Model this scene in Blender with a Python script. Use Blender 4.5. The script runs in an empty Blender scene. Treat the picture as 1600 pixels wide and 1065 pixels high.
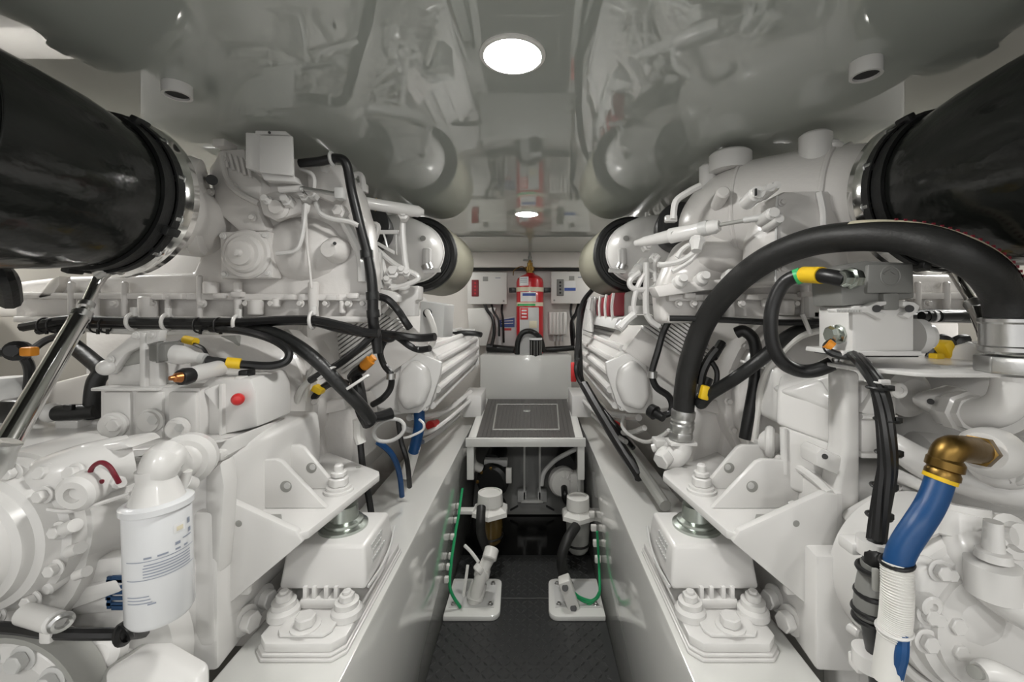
import bpy, bmesh, math, random
from mathutils import Vector, Matrix, Quaternion
random.seed(7)
C = bpy.context.scene.collection
F, VX, VY, CZ, X0 = 660.0, 830.0, 485.0, 1.13, -0.025
PI = math.pi
def V(x, y, z): return Vector((x, y, z))
def P(px, py, Y):                    # a sight line of the photograph, followed to distance Y
    return Vector(((px-VX)*Y/F, Y, CZ+(VY-py)*Y/F))
def U(s, u, Y, z):                   # u = distance outboard of the walkway centre line
    return Vector((X0+s*u, Y, z))
def Q(s, px, py, Y):                 # measured on the left half, mirrored for s=+1
    u = (VX-px)*Y/F + X0
    return U(s, u, Y, CZ+(VY-py)*Y/F)
def perp(n):
    n = n.normalized()
    a = V(0,0,1) if abs(n.z) < .9 else V(1,0,0)
    x = a.cross(n).normalized()
    return x, n.cross(x).normalized()

class B:
    def __init__(s): s.bm = bmesh.new()
    def merge(s, t, bev=0, seg=2, ang=0.5):
        bmesh.ops.recalc_face_normals(t, faces=t.faces[:])
        if bev > 0:
            es = [e for e in t.edges if len(e.link_faces) == 2 and e.calc_face_angle(0) > ang]
            if es:
                bmesh.ops.bevel(t, geom=es, offset=bev, segments=seg, affect='EDGES', profile=.5, clamp_overlap=True)
        me = bpy.data.meshes.new('tmp'); t.to_mesh(me); t.free()
        s.bm.from_mesh(me); bpy.data.meshes.remove(me)
        return s
    def prism(s, pts, vec, bev=0, seg=2):
        t = bmesh.new(); vec = Vector(vec)
        a = [t.verts.new(p) for p in pts]; b = [t.verts.new(Vector(p)+vec) for p in pts]
        n = len(a)
        t.faces.new(a); t.faces.new(b[::-1])
        for i in range(n): t.faces.new((a[i], a[(i+1) % n], b[(i+1) % n], b[i]))
        return s.merge(t, bev, seg)
    def hexa(s, p8, bev=0, seg=2):   # four bottom, four top
        t = bmesh.new(); v = [t.verts.new(p) for p in p8]
        for f in ((0,1,2,3),(4,5,6,7),(0,1,5,4),(1,2,6,5),(2,3,7,6),(3,0,4,7)): t.faces.new([v[i] for i in f])
        return s.merge(t, bev, seg)
    def box(s, c, sz, bev=0, rot=None, seg=2):
        c = Vector(c); h = Vector(sz)/2
        pts = [V(x*h.x, y*h.y, z*h.z) for z in (-1,1) for x, y in ((-1,-1),(1,-1),(1,1),(-1,1))]
        if rot is not None: pts = [rot @ p for p in pts]
        return s.hexa([p+c for p in pts], bev, seg)
    def ab(s, a, b, bev=0, seg=2):
        a, b = Vector(a), Vector(b)
        d = b-a
        return s.box((a+b)/2, (abs(d.x), abs(d.y), abs(d.z)), bev, None, seg)
    def rings(s, fr, seg=20, cap=True, closed=False):   # fr: list of (centre, x, y, r)
        t = bmesh.new(); L = []
        for c, x, y, r in fr:
            L.append([t.verts.new(c+x*(r*math.cos(2*PI*i/seg))+y*(r*math.sin(2*PI*i/seg))) for i in range(seg)])
        m = len(L)
        for k in range(m if closed else m-1):
            a, b = L[k], L[(k+1) % m]
            for i in range(seg): t.faces.new((a[i], a[(i+1) % seg], b[(i+1) % seg], b[i]))
        if cap and not closed: t.faces.new(L[0][::-1]); t.faces.new(L[-1])
        return s.merge(t)
    def lathe(s, p, ax, prof, seg=24, cap=True):
        p = Vector(p); ax = Vector(ax).normalized(); x, y = perp(ax)
        return s.rings([(p+ax*t, x, y, max(r, .0004)) for t, r in prof], seg, cap)
    def cyl(s, p0, p1, r0, r1=None, seg=20, bev=0):
        p0, p1 = Vector(p0), Vector(p1); L = (p1-p0).length; r1 = r0 if r1 is None else r1
        if bev: return s.lathe(p0, p1-p0, [(0, r0-bev), (bev, r0), (L-bev, r1), (L, r1-bev)], seg)
        return s.lathe(p0, p1-p0, [(0, r0), (L, r1)], seg)
    def tube(s, pts, r, seg=10, res=6, cap=True, closed=False):
        pts = [Vector(p) for p in pts]; n = len(pts)
        rr = r if isinstance(r, (list, tuple)) else [r]*n
        c, cr = [], []
        if res > 1 and n > 2:
            for i in range(n if closed else n-1):
                g = (lambda k: pts[k % n]) if closed else (lambda k: pts[min(max(k, 0), n-1)])
                h = (lambda k: rr[k % n]) if closed else (lambda k: rr[min(max(k, 0), n-1)])
                p0, p1, p2, p3 = g(i-1), g(i), g(i+1), g(i+2)
                for j in range(res):
                    t = j/res
                    c.append(.5*((2*p1)+(p2-p0)*t+(2*p0-5*p1+4*p2-p3)*t*t+(3*p1-p0-3*p2+p3)*t**3))
                    cr.append(h(i)*(1-t)+h(i+1)*t)
            if not closed: c.append(pts[-1]); cr.append(rr[-1])
        else: c, cr = pts, list(rr)
        m = len(c); fr = []; x = None
        for i in range(m):
            if closed: d = c[(i+1) % m]-c[i-1]
            else: d = c[min(i+1, m-1)]-c[max(i-1, 0)]
            if d.length < 1e-9: d = V(0,0,1)
            d.normalize()
            if x is None: x, y = perp(d)
            else:
                x = x-d*x.dot(d)
                if x.length < 1e-6: x, y = perp(d)
                x.normalize(); y = d.cross(x)
            fr.append((c[i], x.copy(), y.copy(), cr[i]))
        return s.rings(fr, seg, cap, closed)
    def torus(s, p, ax, R, r, seg=28, ms=8):
        x, y = perp(Vector(ax)); p = Vector(p)
        return s.tube([p+x*(R*math.cos(2*PI*i/seg))+y*(R*math.sin(2*PI*i/seg)) for i in range(seg)], r, ms, 1, False, True)
    def sphere(s, p, r, sc=(1,1,1)):
        t = bmesh.new(); bmesh.ops.create_uvsphere(t, u_segments=16, v_segments=10, radius=r)
        for v in t.verts: v.co = Vector((v.co.x*sc[0], v.co.y*sc[1], v.co.z*sc[2]))+Vector(p)
        return s.merge(t)
    def hexbolt(s, p, ax, r, h, washer=True):
        p = Vector(p); ax = Vector(ax).normalized(); x, y = perp(ax); w = 0
        if washer:
            w = h*.22; s.lathe(p, ax, [(0, r*1.4), (w*.8, r*1.4), (w, r*1.3)], 18)
        pts = [p+ax*w+x*(r*math.cos(PI/3*i))+y*(r*math.sin(PI/3*i)) for i in range(6)]
        return s.prism(pts, ax*h, r*.12, 1)
    def pxprism(s, pts, Y, depth, bev=.003, side=None, seg=2):
        f = (lambda a, b: P(a, b, Y)) if side is None else (lambda a, b: Q(side, a, b, Y))
        return s.prism([f(a, b) for a, b in pts], (0, depth, 0), bev, seg)

# ---------------------------------------------------------------- objects
LOC = {}
def link(o, label=None, cat=None, group=None, kind=None):
    C.objects.link(o)
    if label: o['label'] = label
    if cat: o['category'] = cat
    if group: o['group'] = group
    if kind: o['kind'] = kind
    return o
def mesh(name, b, mat, base):
    bmesh.ops.translate(b.bm, verts=b.bm.verts[:], vec=-base)
    bmesh.ops.recalc_face_normals(b.bm, faces=b.bm.faces[:])
    me = bpy.data.meshes.new(name); b.bm.to_mesh(me); b.bm.free()
    for p in me.polygons: p.use_smooth = True
    me.set_sharp_from_angle(angle=math.radians(32))
    me.materials.append(mat)
    return bpy.data.objects.new(name, me)
def thing(name, loc, label, cat, group=None):
    o = bpy.data.objects.new(name, None); o.location = loc; o.empty_display_size = .05
    LOC[o] = Vector(loc)
    return link(o, label, cat, group)
def part(name, b, mat, parent, label=None):
    o = mesh(name, b, mat, LOC[parent]); o.parent = parent; LOC[o] = LOC[parent]
    return link(o, label)
def solo(name, b, mat, label, cat, group=None):
    vs = [v.co for v in b.bm.verts]
    c = V(sum(v.x for v in vs)/len(vs), sum(v.y for v in vs)/len(vs), min(v.z for v in vs))
    o = mesh(name, b, mat, c); o.location = c; LOC[o] = c
    return link(o, label, cat, group)
def struct(name, b, mat):
    o = mesh(name, b, mat, V(0,0,0)); LOC[o] = V(0,0,0)
    return link(o, kind='structure')
def bolt(p, ax, r, h, parent, mat=None, name='bolt', label=None):
    return part(name, B().hexbolt(p, ax, r, h), mat or M.white, parent, label)

# ---------------------------------------------------------------- materials
class M: pass
def mk(name, col, rough=.4, metal=0, spec=.5, noise=0, nscale=8, bump=0, bscale=40, coat=0, emit=0, ior=1.5, stretch=None):
    m = bpy.data.materials.new(name); m.use_nodes = True
    nt = m.node_tree; b = nt.nodes['Principled BSDF']
    b.inputs['Base Color'].default_value = (*col, 1); b.inputs['Roughness'].default_value = rough
    b.inputs['Metallic'].default_value = metal; b.inputs['Specular IOR Level'].default_value = spec
    b.inputs['IOR'].default_value = ior
    b.inputs['Coat Weight'].default_value = coat; b.inputs['Coat Roughness'].default_value = .06
    if emit:
        b.inputs['Emission Color'].default_value = (*col, 1); b.inputs['Emission Strength'].default_value = emit
    if noise or bump:
        tc = nt.nodes.new('ShaderNodeTexCoord'); mp = nt.nodes.new('ShaderNodeMapping')
        nt.links.new(tc.outputs['Object'], mp.inputs[0])
        if stretch: mp.inputs['Scale'].default_value = stretch
    if noise:
        n = nt.nodes.new('ShaderNodeTexNoise'); n.inputs['Scale'].default_value = nscale; n.inputs['Detail'].default_value = 4
        nt.links.new(mp.outputs[0], n.inputs[0])
        r = nt.nodes.new('ShaderNodeMapRange'); r.inputs[3].default_value = 1-noise; r.inputs[4].default_value = 1+noise
        nt.links.new(n.outputs[0], r.inputs[0])
        mx = nt.nodes.new('ShaderNodeVectorMath'); mx.operation = 'SCALE'; mx.inputs[0].default_value = col
        nt.links.new(r.outputs[0], mx.inputs['Scale']); nt.links.new(mx.outputs[0], b.inputs['Base Color'])
        rr = nt.nodes.new('ShaderNodeMapRange'); rr.inputs[3].default_value = max(rough-.08, 0); rr.inputs[4].default_value = rough+.08
        nt.links.new(n.outputs[0], rr.inputs[0]); nt.links.new(rr.outputs[0], b.inputs['Roughness'])
    if bump:
        n2 = nt.nodes.new('ShaderNodeTexNoise'); n2.inputs['Scale'].default_value = bscale; n2.inputs['Detail'].default_value = 3
        nt.links.new(mp.outputs[0], n2.inputs[0])
        bp = nt.nodes.new('ShaderNodeBump'); bp.inputs['Strength'].default_value = bump; bp.inputs['Distance'].default_value = .01
        nt.links.new(n2.outputs[0], bp.inputs['Height']); nt.links.new(bp.outputs[0], b.inputs['Normal'])
    return m
M.white = mk('white_engine_paint', (.70,.69,.675), .27, bump=.012, bscale=60, coat=.25)
M.cast = mk('white_paint_on_rough_casting', (.68,.66,.64), .32, noise=.02, nscale=16, bump=.07, bscale=90, coat=.15)
M.gel = mk('white_gelcoat', (.68,.68,.655), .12, coat=.5)
M.ceil = mk('polished_ceiling_panel', (.43,.455,.42), .012, ior=2.1)
M.wallw = mk('white_bulkhead_paint', (.76,.73,.69), .35)
M.side = mk('hull_side_lining', (.42,.40,.36), .45, noise=.06, nscale=3)
M.wrap = mk('black_exhaust_wrap', (.008,.009,.008), .17, noise=.4, nscale=9, bump=.22, bscale=16, spec=.4, stretch=(1.6,1,1.6))
M.rubber = mk('black_rubber', (.009,.0095,.0095), .42, noise=.2, bump=.1, bscale=120)
M.hose = mk('charcoal_hose_rubber', (.014,.014,.0135), .5, noise=.15, bump=.1, bscale=200)
M.cable = mk('black_cable_sheath', (.008,.008,.0085), .38)
M.chrome = mk('polished_stainless', (.78,.77,.75), .12, 1)
M.steel = mk('brushed_steel', (.60,.60,.59), .3, 1, bump=.05, bscale=90)
M.zinc = mk('zinc_plated_steel', (.50,.54,.50), .24, 1)
M.brass = mk('brass', (.22,.135,.04), .38, 1, noise=.2, bump=.08)
M.red = mk('red_paint', (.55,.012,.020), .28, coat=.3)
M.redp = mk('red_plastic', (.62,.03,.03), .35)
M.maroon = mk('maroon_wire_sheath', (.16,.008,.02), .4)
M.darkred = mk('dark_red_plastic', (.22,.02,.03), .45)
M.blue = mk('blue_hose_rubber', (.003,.058,.19), .45, noise=.1)
M.navy = mk('navy_print', (.02,.06,.14), .5)
M.bluep = mk('blue_label_print', (.05,.10,.36), .4)
M.yellow = mk('yellow_tape', (.80,.52,.015), .45)
M.orange = mk('orange_plastic', (.75,.28,.02), .4)
M.copper = mk('copper_terminal', (.55,.22,.08), .35, 1)
M.green = mk('green_wire', (.01,.28,.10), .4)
M.greent = mk('green_tape', (.04,.45,.14), .45)
M.grey = mk('grey_plastic', (.20,.20,.19), .45, bump=.05, bscale=80)
M.lgrey = mk('light_grey_plastic', (.55,.55,.54), .4)
M.mgrey = mk('mid_grey_metal', (.33,.33,.31), .45, noise=.1)
M.print = mk('grey_blue_print', (.28,.31,.38), .5)
M.khaki = mk('khaki_filter_screen', (.15,.145,.11), .55, noise=.15, nscale=20, bump=.1, bscale=200)
M.dark = mk('dark_void', (.02,.02,.02), .6)
M.wplast = mk('white_plastic', (.72,.71,.68), .35)
M.label = mk('white_label', (.82,.82,.82), .4)
M.canister = mk('white_filter_can', (.72,.73,.745), .22, coat=.3)
M.tread = mk('black_tread_plate', (.034,.035,.035), .34, spec=.5)
M.gloss = mk('black_wet_mat', (.008,.008,.008), .12)
M.hatch = mk('grey_ribbed_rubber', (.085,.08,.077), .45)
M.amber = mk('amber_bowl', (.10,.065,.02), .15)
M.bilge = mk('grey_bilge_paint', (.20,.20,.19), .4, noise=.1)
M.lampdim = mk('dim_lamp_lens', (1,.985,.95), .3, emit=30)
M.lamp = mk('lit_lamp_lens', (1,.985,.95), .3, emit=120)
M.cream = mk('cream_band', (.72,.66,.50), .4)
# ================================================================ the room
CEIL = CZ+.427
XL, XR, YF, YN = -1.75, 1.75, 3.2, -1.6
t = B(); t.ab((XL-.05, YN, CEIL), (XR+.05, YF+.05, CEIL+.05)); struct('ceiling', t, M.ceil)
t = B(); t.ab((XL-.05, YN, -.08), (XR+.05, YF+.05, -.02)); struct('floor', t, M.bilge)
t = B(); t.ab((XL-.05, YN, -.02), (XL, YF, CEIL)); struct('wall_left', t, M.side)
t = B(); t.ab((XR, YN, -.02), (XR+.05, YF, CEIL)); struct('wall_right', t, M.side)
t = B(); t.ab((XL, YF, -.02), (XR, YF+.05, CEIL)); struct('wall_front', t, M.wallw)
t = B(); t.ab((XL, 3.08, CZ+.315), (XR, YF, CEIL), .004)
struct('trim_1', t, M.wallw)
t = B(); t.ab((XL, 3.12, CZ+.300), (XR, YF, CZ+.315)); struct('trim_2', t, M.dark)
# engine bearers either side of the walkway
for nm, s in (('trim_3', -1), ('trim_4', 1)):
    t = B(); t.prism([U(s,.30,YN+.2,-.02), U(s,.30,YN+.2,.5), U(s,.52,YN+.2,.5), U(s,.52,YN+.2,-.02)], (0, 4.4, 0), .006); struct(nm, t, M.gel)
# transverse ledge ahead of the hatch
t = B(); t.prism([P(750,555,2.8), P(893,555,2.8), P(893,640,2.8), P(750,640,2.8)], (0, .3, 0), .008); struct('trim_5', t, M.gel)

# walkway plates: two sheets of black tread plate with raised lozenges
def tread(y0, y1, label):
    t = B(); t.ab((X0-.299, y0, -.018), (X0+.299, y1, -.004), .001, 1)
    p = .024; k = 0; bm = t.bm; y = y0+p; row = 0
    while y < y1-p*.5:
        x = X0-.29; col = 0
        while x < X0+.285:
            a = PI/4 if (row+col) % 2 else -PI/4
            d = V(math.cos(a), math.sin(a), 0); n = V(-d.y, d.x, 0); c = V(x, y, -.004)
            v = [bm.verts.new(c+d*.0135), bm.verts.new(c+n*.0045), bm.verts.new(c-d*.0135), bm.verts.new(c-n*.0045),
                 bm.verts.new(c+d*.006+V(0,0,.0032)), bm.verts.new(c-d*.006+V(0,0,.0032))]
            for f in ((0,1,4),(1,2,5),(1,5,4),(2,3,5),(3,0,4),(3,4,5)): bm.faces.new([v[i] for i in f])
            x += p; col += 1
        y += p; row += 1
    solo('tread_plate', t, M.tread, label, 'floor plate')
tread(.30, 1.664, 'black diamond tread plate on the walkway floor, nearer the camera')
tread(1.667, 1.96, 'short black diamond tread plate between the two floor sockets and the dark sump')
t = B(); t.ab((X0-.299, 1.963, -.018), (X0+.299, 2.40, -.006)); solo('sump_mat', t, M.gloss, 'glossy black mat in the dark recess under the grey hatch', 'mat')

# ceiling lamps
def lamp(x, y, label, m=None):
    r = thing('ceiling_lamp', (x, y, CEIL), label, 'ceiling lamp', 'round ceiling lamps')
    part('bezel', B().lathe((x,y,CEIL), (0,0,-1), [(-.004,.055),(.003,.055),(.005,.052),(.005,.048),(.003,.047)], 40, False), M.wplast, r)
    part('lens', B().lathe((x,y,CEIL), (0,0,-1), [(-.002,.047),(.003,.047),(.005,.040),(.006,.0)], 40), m or M.lamp, r, 'lit white lens')
lamp(-.031, .705, 'large round lit ceiling lamp at the top centre, nearest the camera')
lamp(-.02, 1.86, 'smaller looking round lit ceiling lamp above the red fire extinguisher')
for i, (x, y) in enumerate(((-.03,-.5), (-1.25,-.55), (1.2,-.55), (-1.3,2.35), (1.25,2.35), (-1.52,1.1), (1.47,1.1), (-.62,-.62), (.56,-.62), (-.66,2.75), (.62,2.75))):  # extra lamps added to brighten the room and even out its light
    lamp(x, y, 'extra round lit ceiling lamp added for fill light, over the engines or behind the camera', M.lampdim if y > 2.6 else None)

# two pipe stubs through the ceiling
for px, py, Y, d in ((277,150,.80,'left'), (1353,119,.725,'right')):
    p = P(px, py, Y)
    r = thing('drain_stub', V(p.x, p.y, CEIL), 'short white open pipe stub hanging from the ceiling above the %s black exhaust duct' % d, 'pipe stub', 'ceiling pipe stubs')
    part('pipe', B().lathe(V(p.x,p.y,CEIL+.01), (0,0,-1), [(0,.024),(.01+CEIL-p.z,.024),(.01+CEIL-p.z,.019),(.0,.019)], 24, False), M.white, r)
    part('bore', B().cyl(V(p.x,p.y,CEIL), V(p.x,p.y,p.z+.004), .0188), M.dark, r, 'dark open bore')

# ================================================================ back bulkhead
def cab(x0, y0, x1, y1, label, right):
    Y = 3.06
    a, b = P(x0, y0, Y), P(x1, y1, Y)
    r = thing('control_cabinet', V((a.x+b.x)/2, Y, b.z), label, 'control box')
    part('enclosure', B().ab((a.x+.004, Y+.012, b.z+.004), (b.x-.004, YF, a.z-.004), .006), M.wplast, r)
    part('door', B().ab((a.x, Y, b.z), (b.x, Y+.012, a.z), .004), M.wplast, r)
    cx = x0+(.20 if not right else .24)*(x1-x0)
    w = part('window', B().ab(P(cx-5.5,(y0+y1)/2-13,Y-.002)-V(0,.004,0), P(cx+5.5,(y0+y1)/2+13,Y)+V(0,.002,0), .008, 3), M.grey if right else M.darkred, r, 'long rounded indicator window')
    for k in range(4): part('indicator', B().cyl(P(cx,(y0+y1)/2-8+k*5.4,Y-.008), P(cx,(y0+y1)/2-8+k*5.4,Y), .008, seg=10), M.dark if right else M.red, w)
    sx = x0+(.46 if not right else .54)*(x1-x0)
    part('display', B().ab(P(sx-4,y0+7,Y)-V(0,.003,0), P(sx+4,y0+14,Y)+V(0,.002,0), .001), M.mgrey, r, 'small square display')
    part('name_plate', B().ab(P(x1-18,y0+8.4,Y)-V(0,.002,0), P(x1-10,y0+9.6,Y)+V(0,.002,0)), M.print, r)
    lx = x1-5 if not right else x0+5
    part('lock', B().cyl(P(lx,y1-5,Y-.006), P(lx,y1-5,Y+.002), .007), M.mgrey, r)
    if right:
        part('sticker', B().ab(P(cx+6.5,(y0+y1)/2-10,Y)-V(0,.002,0), P(cx+24,(y0+y1)/2+4,Y)+V(0,.001,0)), M.label, r, 'white and blue sticker')
        part('sticker_band', B().ab(P(cx+6.5,(y0+y1)/2+.5,Y)-V(0,.0035,0), P(cx+24,(y0+y1)/2+5,Y)), M.bluep, r, 'blue band')
cab(730, 425, 792, 475, 'white control box with dark red window, left of the fire extinguisher', False)
cab(861, 424, 921, 474, 'white control box with blue sticker, right of the fire extinguisher', True)

# fire extinguisher
Y = 3.02; ex, ez = P(828,430,Y).x, P(828,430,Y).z
zb = P(828,552,Y).z
r = thing('fire_extinguisher', V(ex, Y, zb), 'red fire extinguisher with white labels standing at the far bulkhead', 'fire extinguisher')
R = .096
part('cylinder', B().lathe(V(ex,Y,zb), (0,0,1), [(0,R-.012),(.01,R),(ez-zb-.05,R),(ez-zb-.025,R*.93),(ez-zb-.006,R*.7),(ez-zb+.008,R*.35),(ez-zb+.016,.026)], 36), M.red, r, 'red pressure cylinder')
part('valve', B().lathe(V(ex,Y,ez+.01), (0,0,1), [(0,.026),(.02,.026),(.022,.034),(.05,.034),(.052,.02),(.08,.02),(.082,.012),(.10,.012)], 16), M.brass, r, 'brass valve')
part('handle', B().prism([V(ex-.05,Y-.01,ez+.105), V(ex+.02,Y-.01,ez+.098), V(ex+.02,Y-.01,ez+.108), V(ex-.045,Y-.01,ez+.118)], (0,.022,0), .002), M.mgrey, r)
part('gauge_cap', B().lathe(V(ex,Y-.0,ez+.11), (0,0,1), [(0,.012),(.02,.014),(.03,.010),(.06,.006)], 12), M.mgrey, r)
part('discharge_pipe', B().tube([V(ex-.02,Y-.02,ez+.04), V(ex-.06,Y-.03,ez+.06), V(ex-.11,Y-.02,ez+.035), V(ex-.12,Y,ez+.0)], .0035, 8), M.brass, r)
def wraplabel(z0, z1, a0, a1, mat, nm, lab, rr=R+.0012):
    t = B(); n = 14
    for i in range(n):
        p, q = a0+(a1-a0)*i/n, a0+(a1-a0)*(i+1)/n
        pts = [V(ex+math.sin(a)*rr, Y-math.cos(a)*rr, z) for a, z in ((p,z0),(q,z0),(q,z1),(p,z1))]
        t.bm.faces.new([t.bm.verts.new(v) for v in pts])
    bmesh.ops.remove_doubles(t.bm, verts=t.bm.verts[:], dist=1e-5)
    part(nm, t, mat, r, lab)
zz = lambda py: P(828,py,Y-.09).z
wraplabel(zz(455), zz(448), -1.57, 1.57, M.cream, 'band', 'cream strap')
wraplabel(zz(471), zz(456), -.75, .45, M.label, 'label', 'white label')
wraplabel(zz(462), zz(458), -.55, .42, M.bluep, 'label_band', 'blue printed band', R+.0022)
wraplabel(zz(446), zz(432), -.85, -.1, M.label, 'label', 'white inspection label')
wraplabel(zz(478), zz(472), -1.5, 1.3, M.cream, 'band', 'cream strap')
wraplabel(zz(477.5), zz(474.5), -1.1, .4, M.greent, 'band_print', 'green printed band', R+.0022)
for k in range(3): wraplabel(zz(441-k*3), zz(440-k*3), -.75, -.2, M.print, 'label_text', None, R+.0022)
for sg in (-1, 1):
    part('strap_lug', B().box(V(ex+sg*.125, Y+.01, zz(452)), (.05,.02,.035), .003), M.cable, r)

t = B(); t.pxprism([(812,480),(842,480),(842,557),(812,557)], 2.9, .02, .003); 
r = thing('instruction_panel', P(827,535,2.9), 'grey panel with a red sign and pale tag in front of the extinguisher', 'panel')
part('backing', t, M.lgrey, r)
part('sign', B().pxprism([(813,481),(825,481),(825,499),(813,499)], 2.896, .003, .0005), M.redp, r, 'red sign')
for k in range(3): part('sign_text', B().pxprism([(815,484+k*5),(823,484+k*5),(823,486+k*5),(815,486+k*5)], 2.894, .0015, 0), M.label, r)
part('tag', B().pxprism([(827,501),(839,501),(839,512),(827,512)], 2.896, .003, .0005), M.cream, r, 'pale tag')
# black hose arch and black canister on the ledge
zl = P(828,553,2.86).z
r = solo('drain_hose', B().tube([P(808,553,2.86), P(809,535,2.86), P(815,521,2.86), P(826,517,2.86), P(837,521,2.84), P(845,530,2.9), P(849,548,2.95)], .018, 12), M.rubber, 'thick black hose arching over the white ledge below the extinguisher', 'hose')
p = P(837,556,2.84)
r = thing('canister', p, 'black ribbed canister with white rim standing on the white ledge', 'canister')
part('body', B().lathe(p, (0,0,1), [(0,.040),(.11,.043)], 20), M.rubber, r)
part('rim', B().lathe(p+V(0,0,.11), (0,0,1), [(0,.044),(.012,.044)], 20), M.label, r, 'white rim')
for k in range(6):
    a = -1.2+k*.48
    part('rib', B().box(p+V(math.sin(a)*.043, -math.cos(a)*.043, .055), (.004,.004,.10)), M.grey, r)
# stickers on the bulkhead
r = thing('notice', P(793,517,3.19), 'white notice with blue and red print on the far bulkhead', 'notice')
part('sheet', B().pxprism([(774,500),(808,492),(808,540),(774,540)], 3.185, .012, .001), M.label, r)
part('blue_band', B().pxprism([(780,500),(804,496),(804,511),(780,511)], 3.18, .008, 0), M.bluep, r, 'blue printed band')
for k in range(2): part('text_line', B().pxprism([(783,501+k*4),(802,500+k*4),(802,501.3+k*4),(783,502.3+k*4)], 3.178, .003, 0), M.label, r)
part('red_band', B().pxprism([(786,512.5),(799,512.5),(799,516),(786,516)], 3.18, .008, 0), M.redp, r, 'red printed band')
# finned charger
r = thing('battery_charger', P(871,523,3.1), 'white ribbed battery charger on the bulkhead right of the extinguisher', 'charger')
part('case', B().pxprism([(857,487),(886,487),(886,523),(857,523)], 3.1, .1, .006), M.wplast, r)
for k in range(5): part('fin', B().pxprism([(858.5+k*5.6,488),(861.5+k*5.6,488),(861.5+k*5.6,522),(858.5+k*5.6,522)], 3.08, .03, .003), M.wplast, r)
for k in range(3): part('cable_gland', B().cyl(P(866+k*6,522,3.13), P(866+k*6,533,3.13), .009), M.lgrey, r)
# cables and box by the bulkhead
for k, (pts, rr) in enumerate((
    ([(757,474,3.10),(761,484,3.02),(770,498,3.0),(772,520,3.0),(768,540,3.0)], .012),
    ([(768,474,3.12),(771,486,3.03),(779,500,3.02),(780,525,3.03)], .008),
    ([(785,474,3.13),(784,486,3.10),(786,500,3.08),(787,535,3.09)], .008))):
    solo('cable', B().tube([P(*q) for q in pts], rr, 8), M.cable, ('thickest', 'middle', 'rightmost')[k]+' black cable dropping from the left control box', 'cable', 'cables under the left control box')
for k, (pts, rr) in enumerate((
    ([(905,474,3.12),(900,490,3.1),(893,505,3.1),(895,540,3.1)], .014),
    ([(893,474,3.12),(892,488,3.12),(896,510,3.08),(899,545,3.05)], .009))):
    solo('cable', B().tube([P(*q) for q in pts], rr, 8), M.cable, ('thicker', 'thinner')[k]+' black cable dropping from the right control box', 'cable', 'cables under the right control box')
solo('floor_hose', B().tube([P(762,543,3.05), P(785,546,3.02), P(804,548,3.0)], .03, 12), M.rubber, 'black hose lying behind the ledge, left of the hose arch', 'hose')
solo('floor_hose', B().tube([P(848,546,3.05), P(872,545,3.04), P(898,543,3.05)], .02, 12), M.rubber, 'black hose lying behind the ledge, below the ribbed charger', 'hose')
r = thing('louver_panel', P(1000,470,3.19), 'pale louvred vent panel on the far bulkhead, seen mirrored in the ceiling', 'vent')
part('panel', B().pxprism([(946,448),(1052,448),(1052,520),(946,520)], 3.17, .025, .004), M.wplast, r)
for k in range(14): part('slot', B().pxprism([(958+k*6,462),(960.5+k*6,462),(960.5+k*6,480),(958+k*6,480)], 3.166, .006, 0), M.mgrey, r)
t = B().pxprism([(730,482),(775,480),(760,540),(735,540)], 3.05, .12, .006)
solo('junction_box', t, M.wplast, 'plain white junction box below the left control box', 'box')

# ================================================================ hatch and the well below it
r = thing('floor_hatch', V(X0, 1.91, .545), 'grey ribbed hatch in a white frame bridging the walkway', 'hatch')
hz = .548
def H(px, y): return V((px-VX)*y/F, y, hz)
fr = B()
for sg in (-1, 1):
    x0, x1 = X0+sg*.236, X0+sg*.275
    fr.hexa([V(X0+sg*.225,1.91,hz-.02), V(X0+sg*.262,1.91,hz-.02), V(X0+sg*.295,2.78,hz-.02), V(X0+sg*.258,2.78,hz-.02),
             V(X0+sg*.225,1.91,hz+.006), V(X0+sg*.262,1.91,hz+.006), V(X0+sg*.295,2.78,hz+.006), V(X0+sg*.258,2.78,hz+.006)], .003)
fr.ab((X0-.27,1.895,hz-.03),(X0+.27,1.915,hz+.008),.003)
part('frame', fr, M.gel, r, 'white frame')
part('tread_pad', B().hexa([V(X0-.226,1.915,hz-.01), V(X0+.226,1.915,hz-.01), V(X0+.258,2.78,hz-.01), V(X0-.258,2.78,hz-.01),
     V(X0-.226,1.915,hz), V(X0+.226,1.915,hz), V(X0+.258,2.78,hz), V(X0-.258,2.78,hz)]), M.hatch, r, 'dark grey ribbed pad')
for k in range(23):
    x = X0-.205+k*.41/22
    part('rib', B().hexa([V(x-.004,1.93,hz), V(x+.004,1.93,hz), V(X0+(x-X0)*1.13+.004,2.74,hz), V(X0+(x-X0)*1.13-.004,2.74,hz),
        V(x-.003,1.93,hz+.004), V(x+.003,1.93,hz+.004), V(X0+(x-X0)*1.13+.003,2.74,hz+.004), V(X0+(x-X0)*1.13-.003,2.74,hz+.004)]), M.hatch, r)
lip = B()
for a, b in (((X0-.16,2.05),(X0+.16,2.05)), ((X0+.16,2.05),(X0+.185,2.6)), ((X0-.185,2.6),(X0+.185,2.6)), ((X0-.185,2.6),(X0-.16,2.05))):
    lip.cyl(V(a[0],a[1],hz+.004), V(b[0],b[1],hz+.004), .005, seg=6)
part('lift_panel_edge', lip, M.mgrey, r, 'raised edge of the lift-out panel')
part('lift_ring', B().ab((X0-.02,2.42,hz), (X0+.02,2.45,hz+.006), .002), M.steel, r, 'steel lift ring')
for sg in (-1, 1):
    part('support_post', B().ab((X0+sg*.252-.016,1.92,.36), (X0+sg*.252+.016,1.97,hz-.02), .003), M.gel, r)
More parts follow.
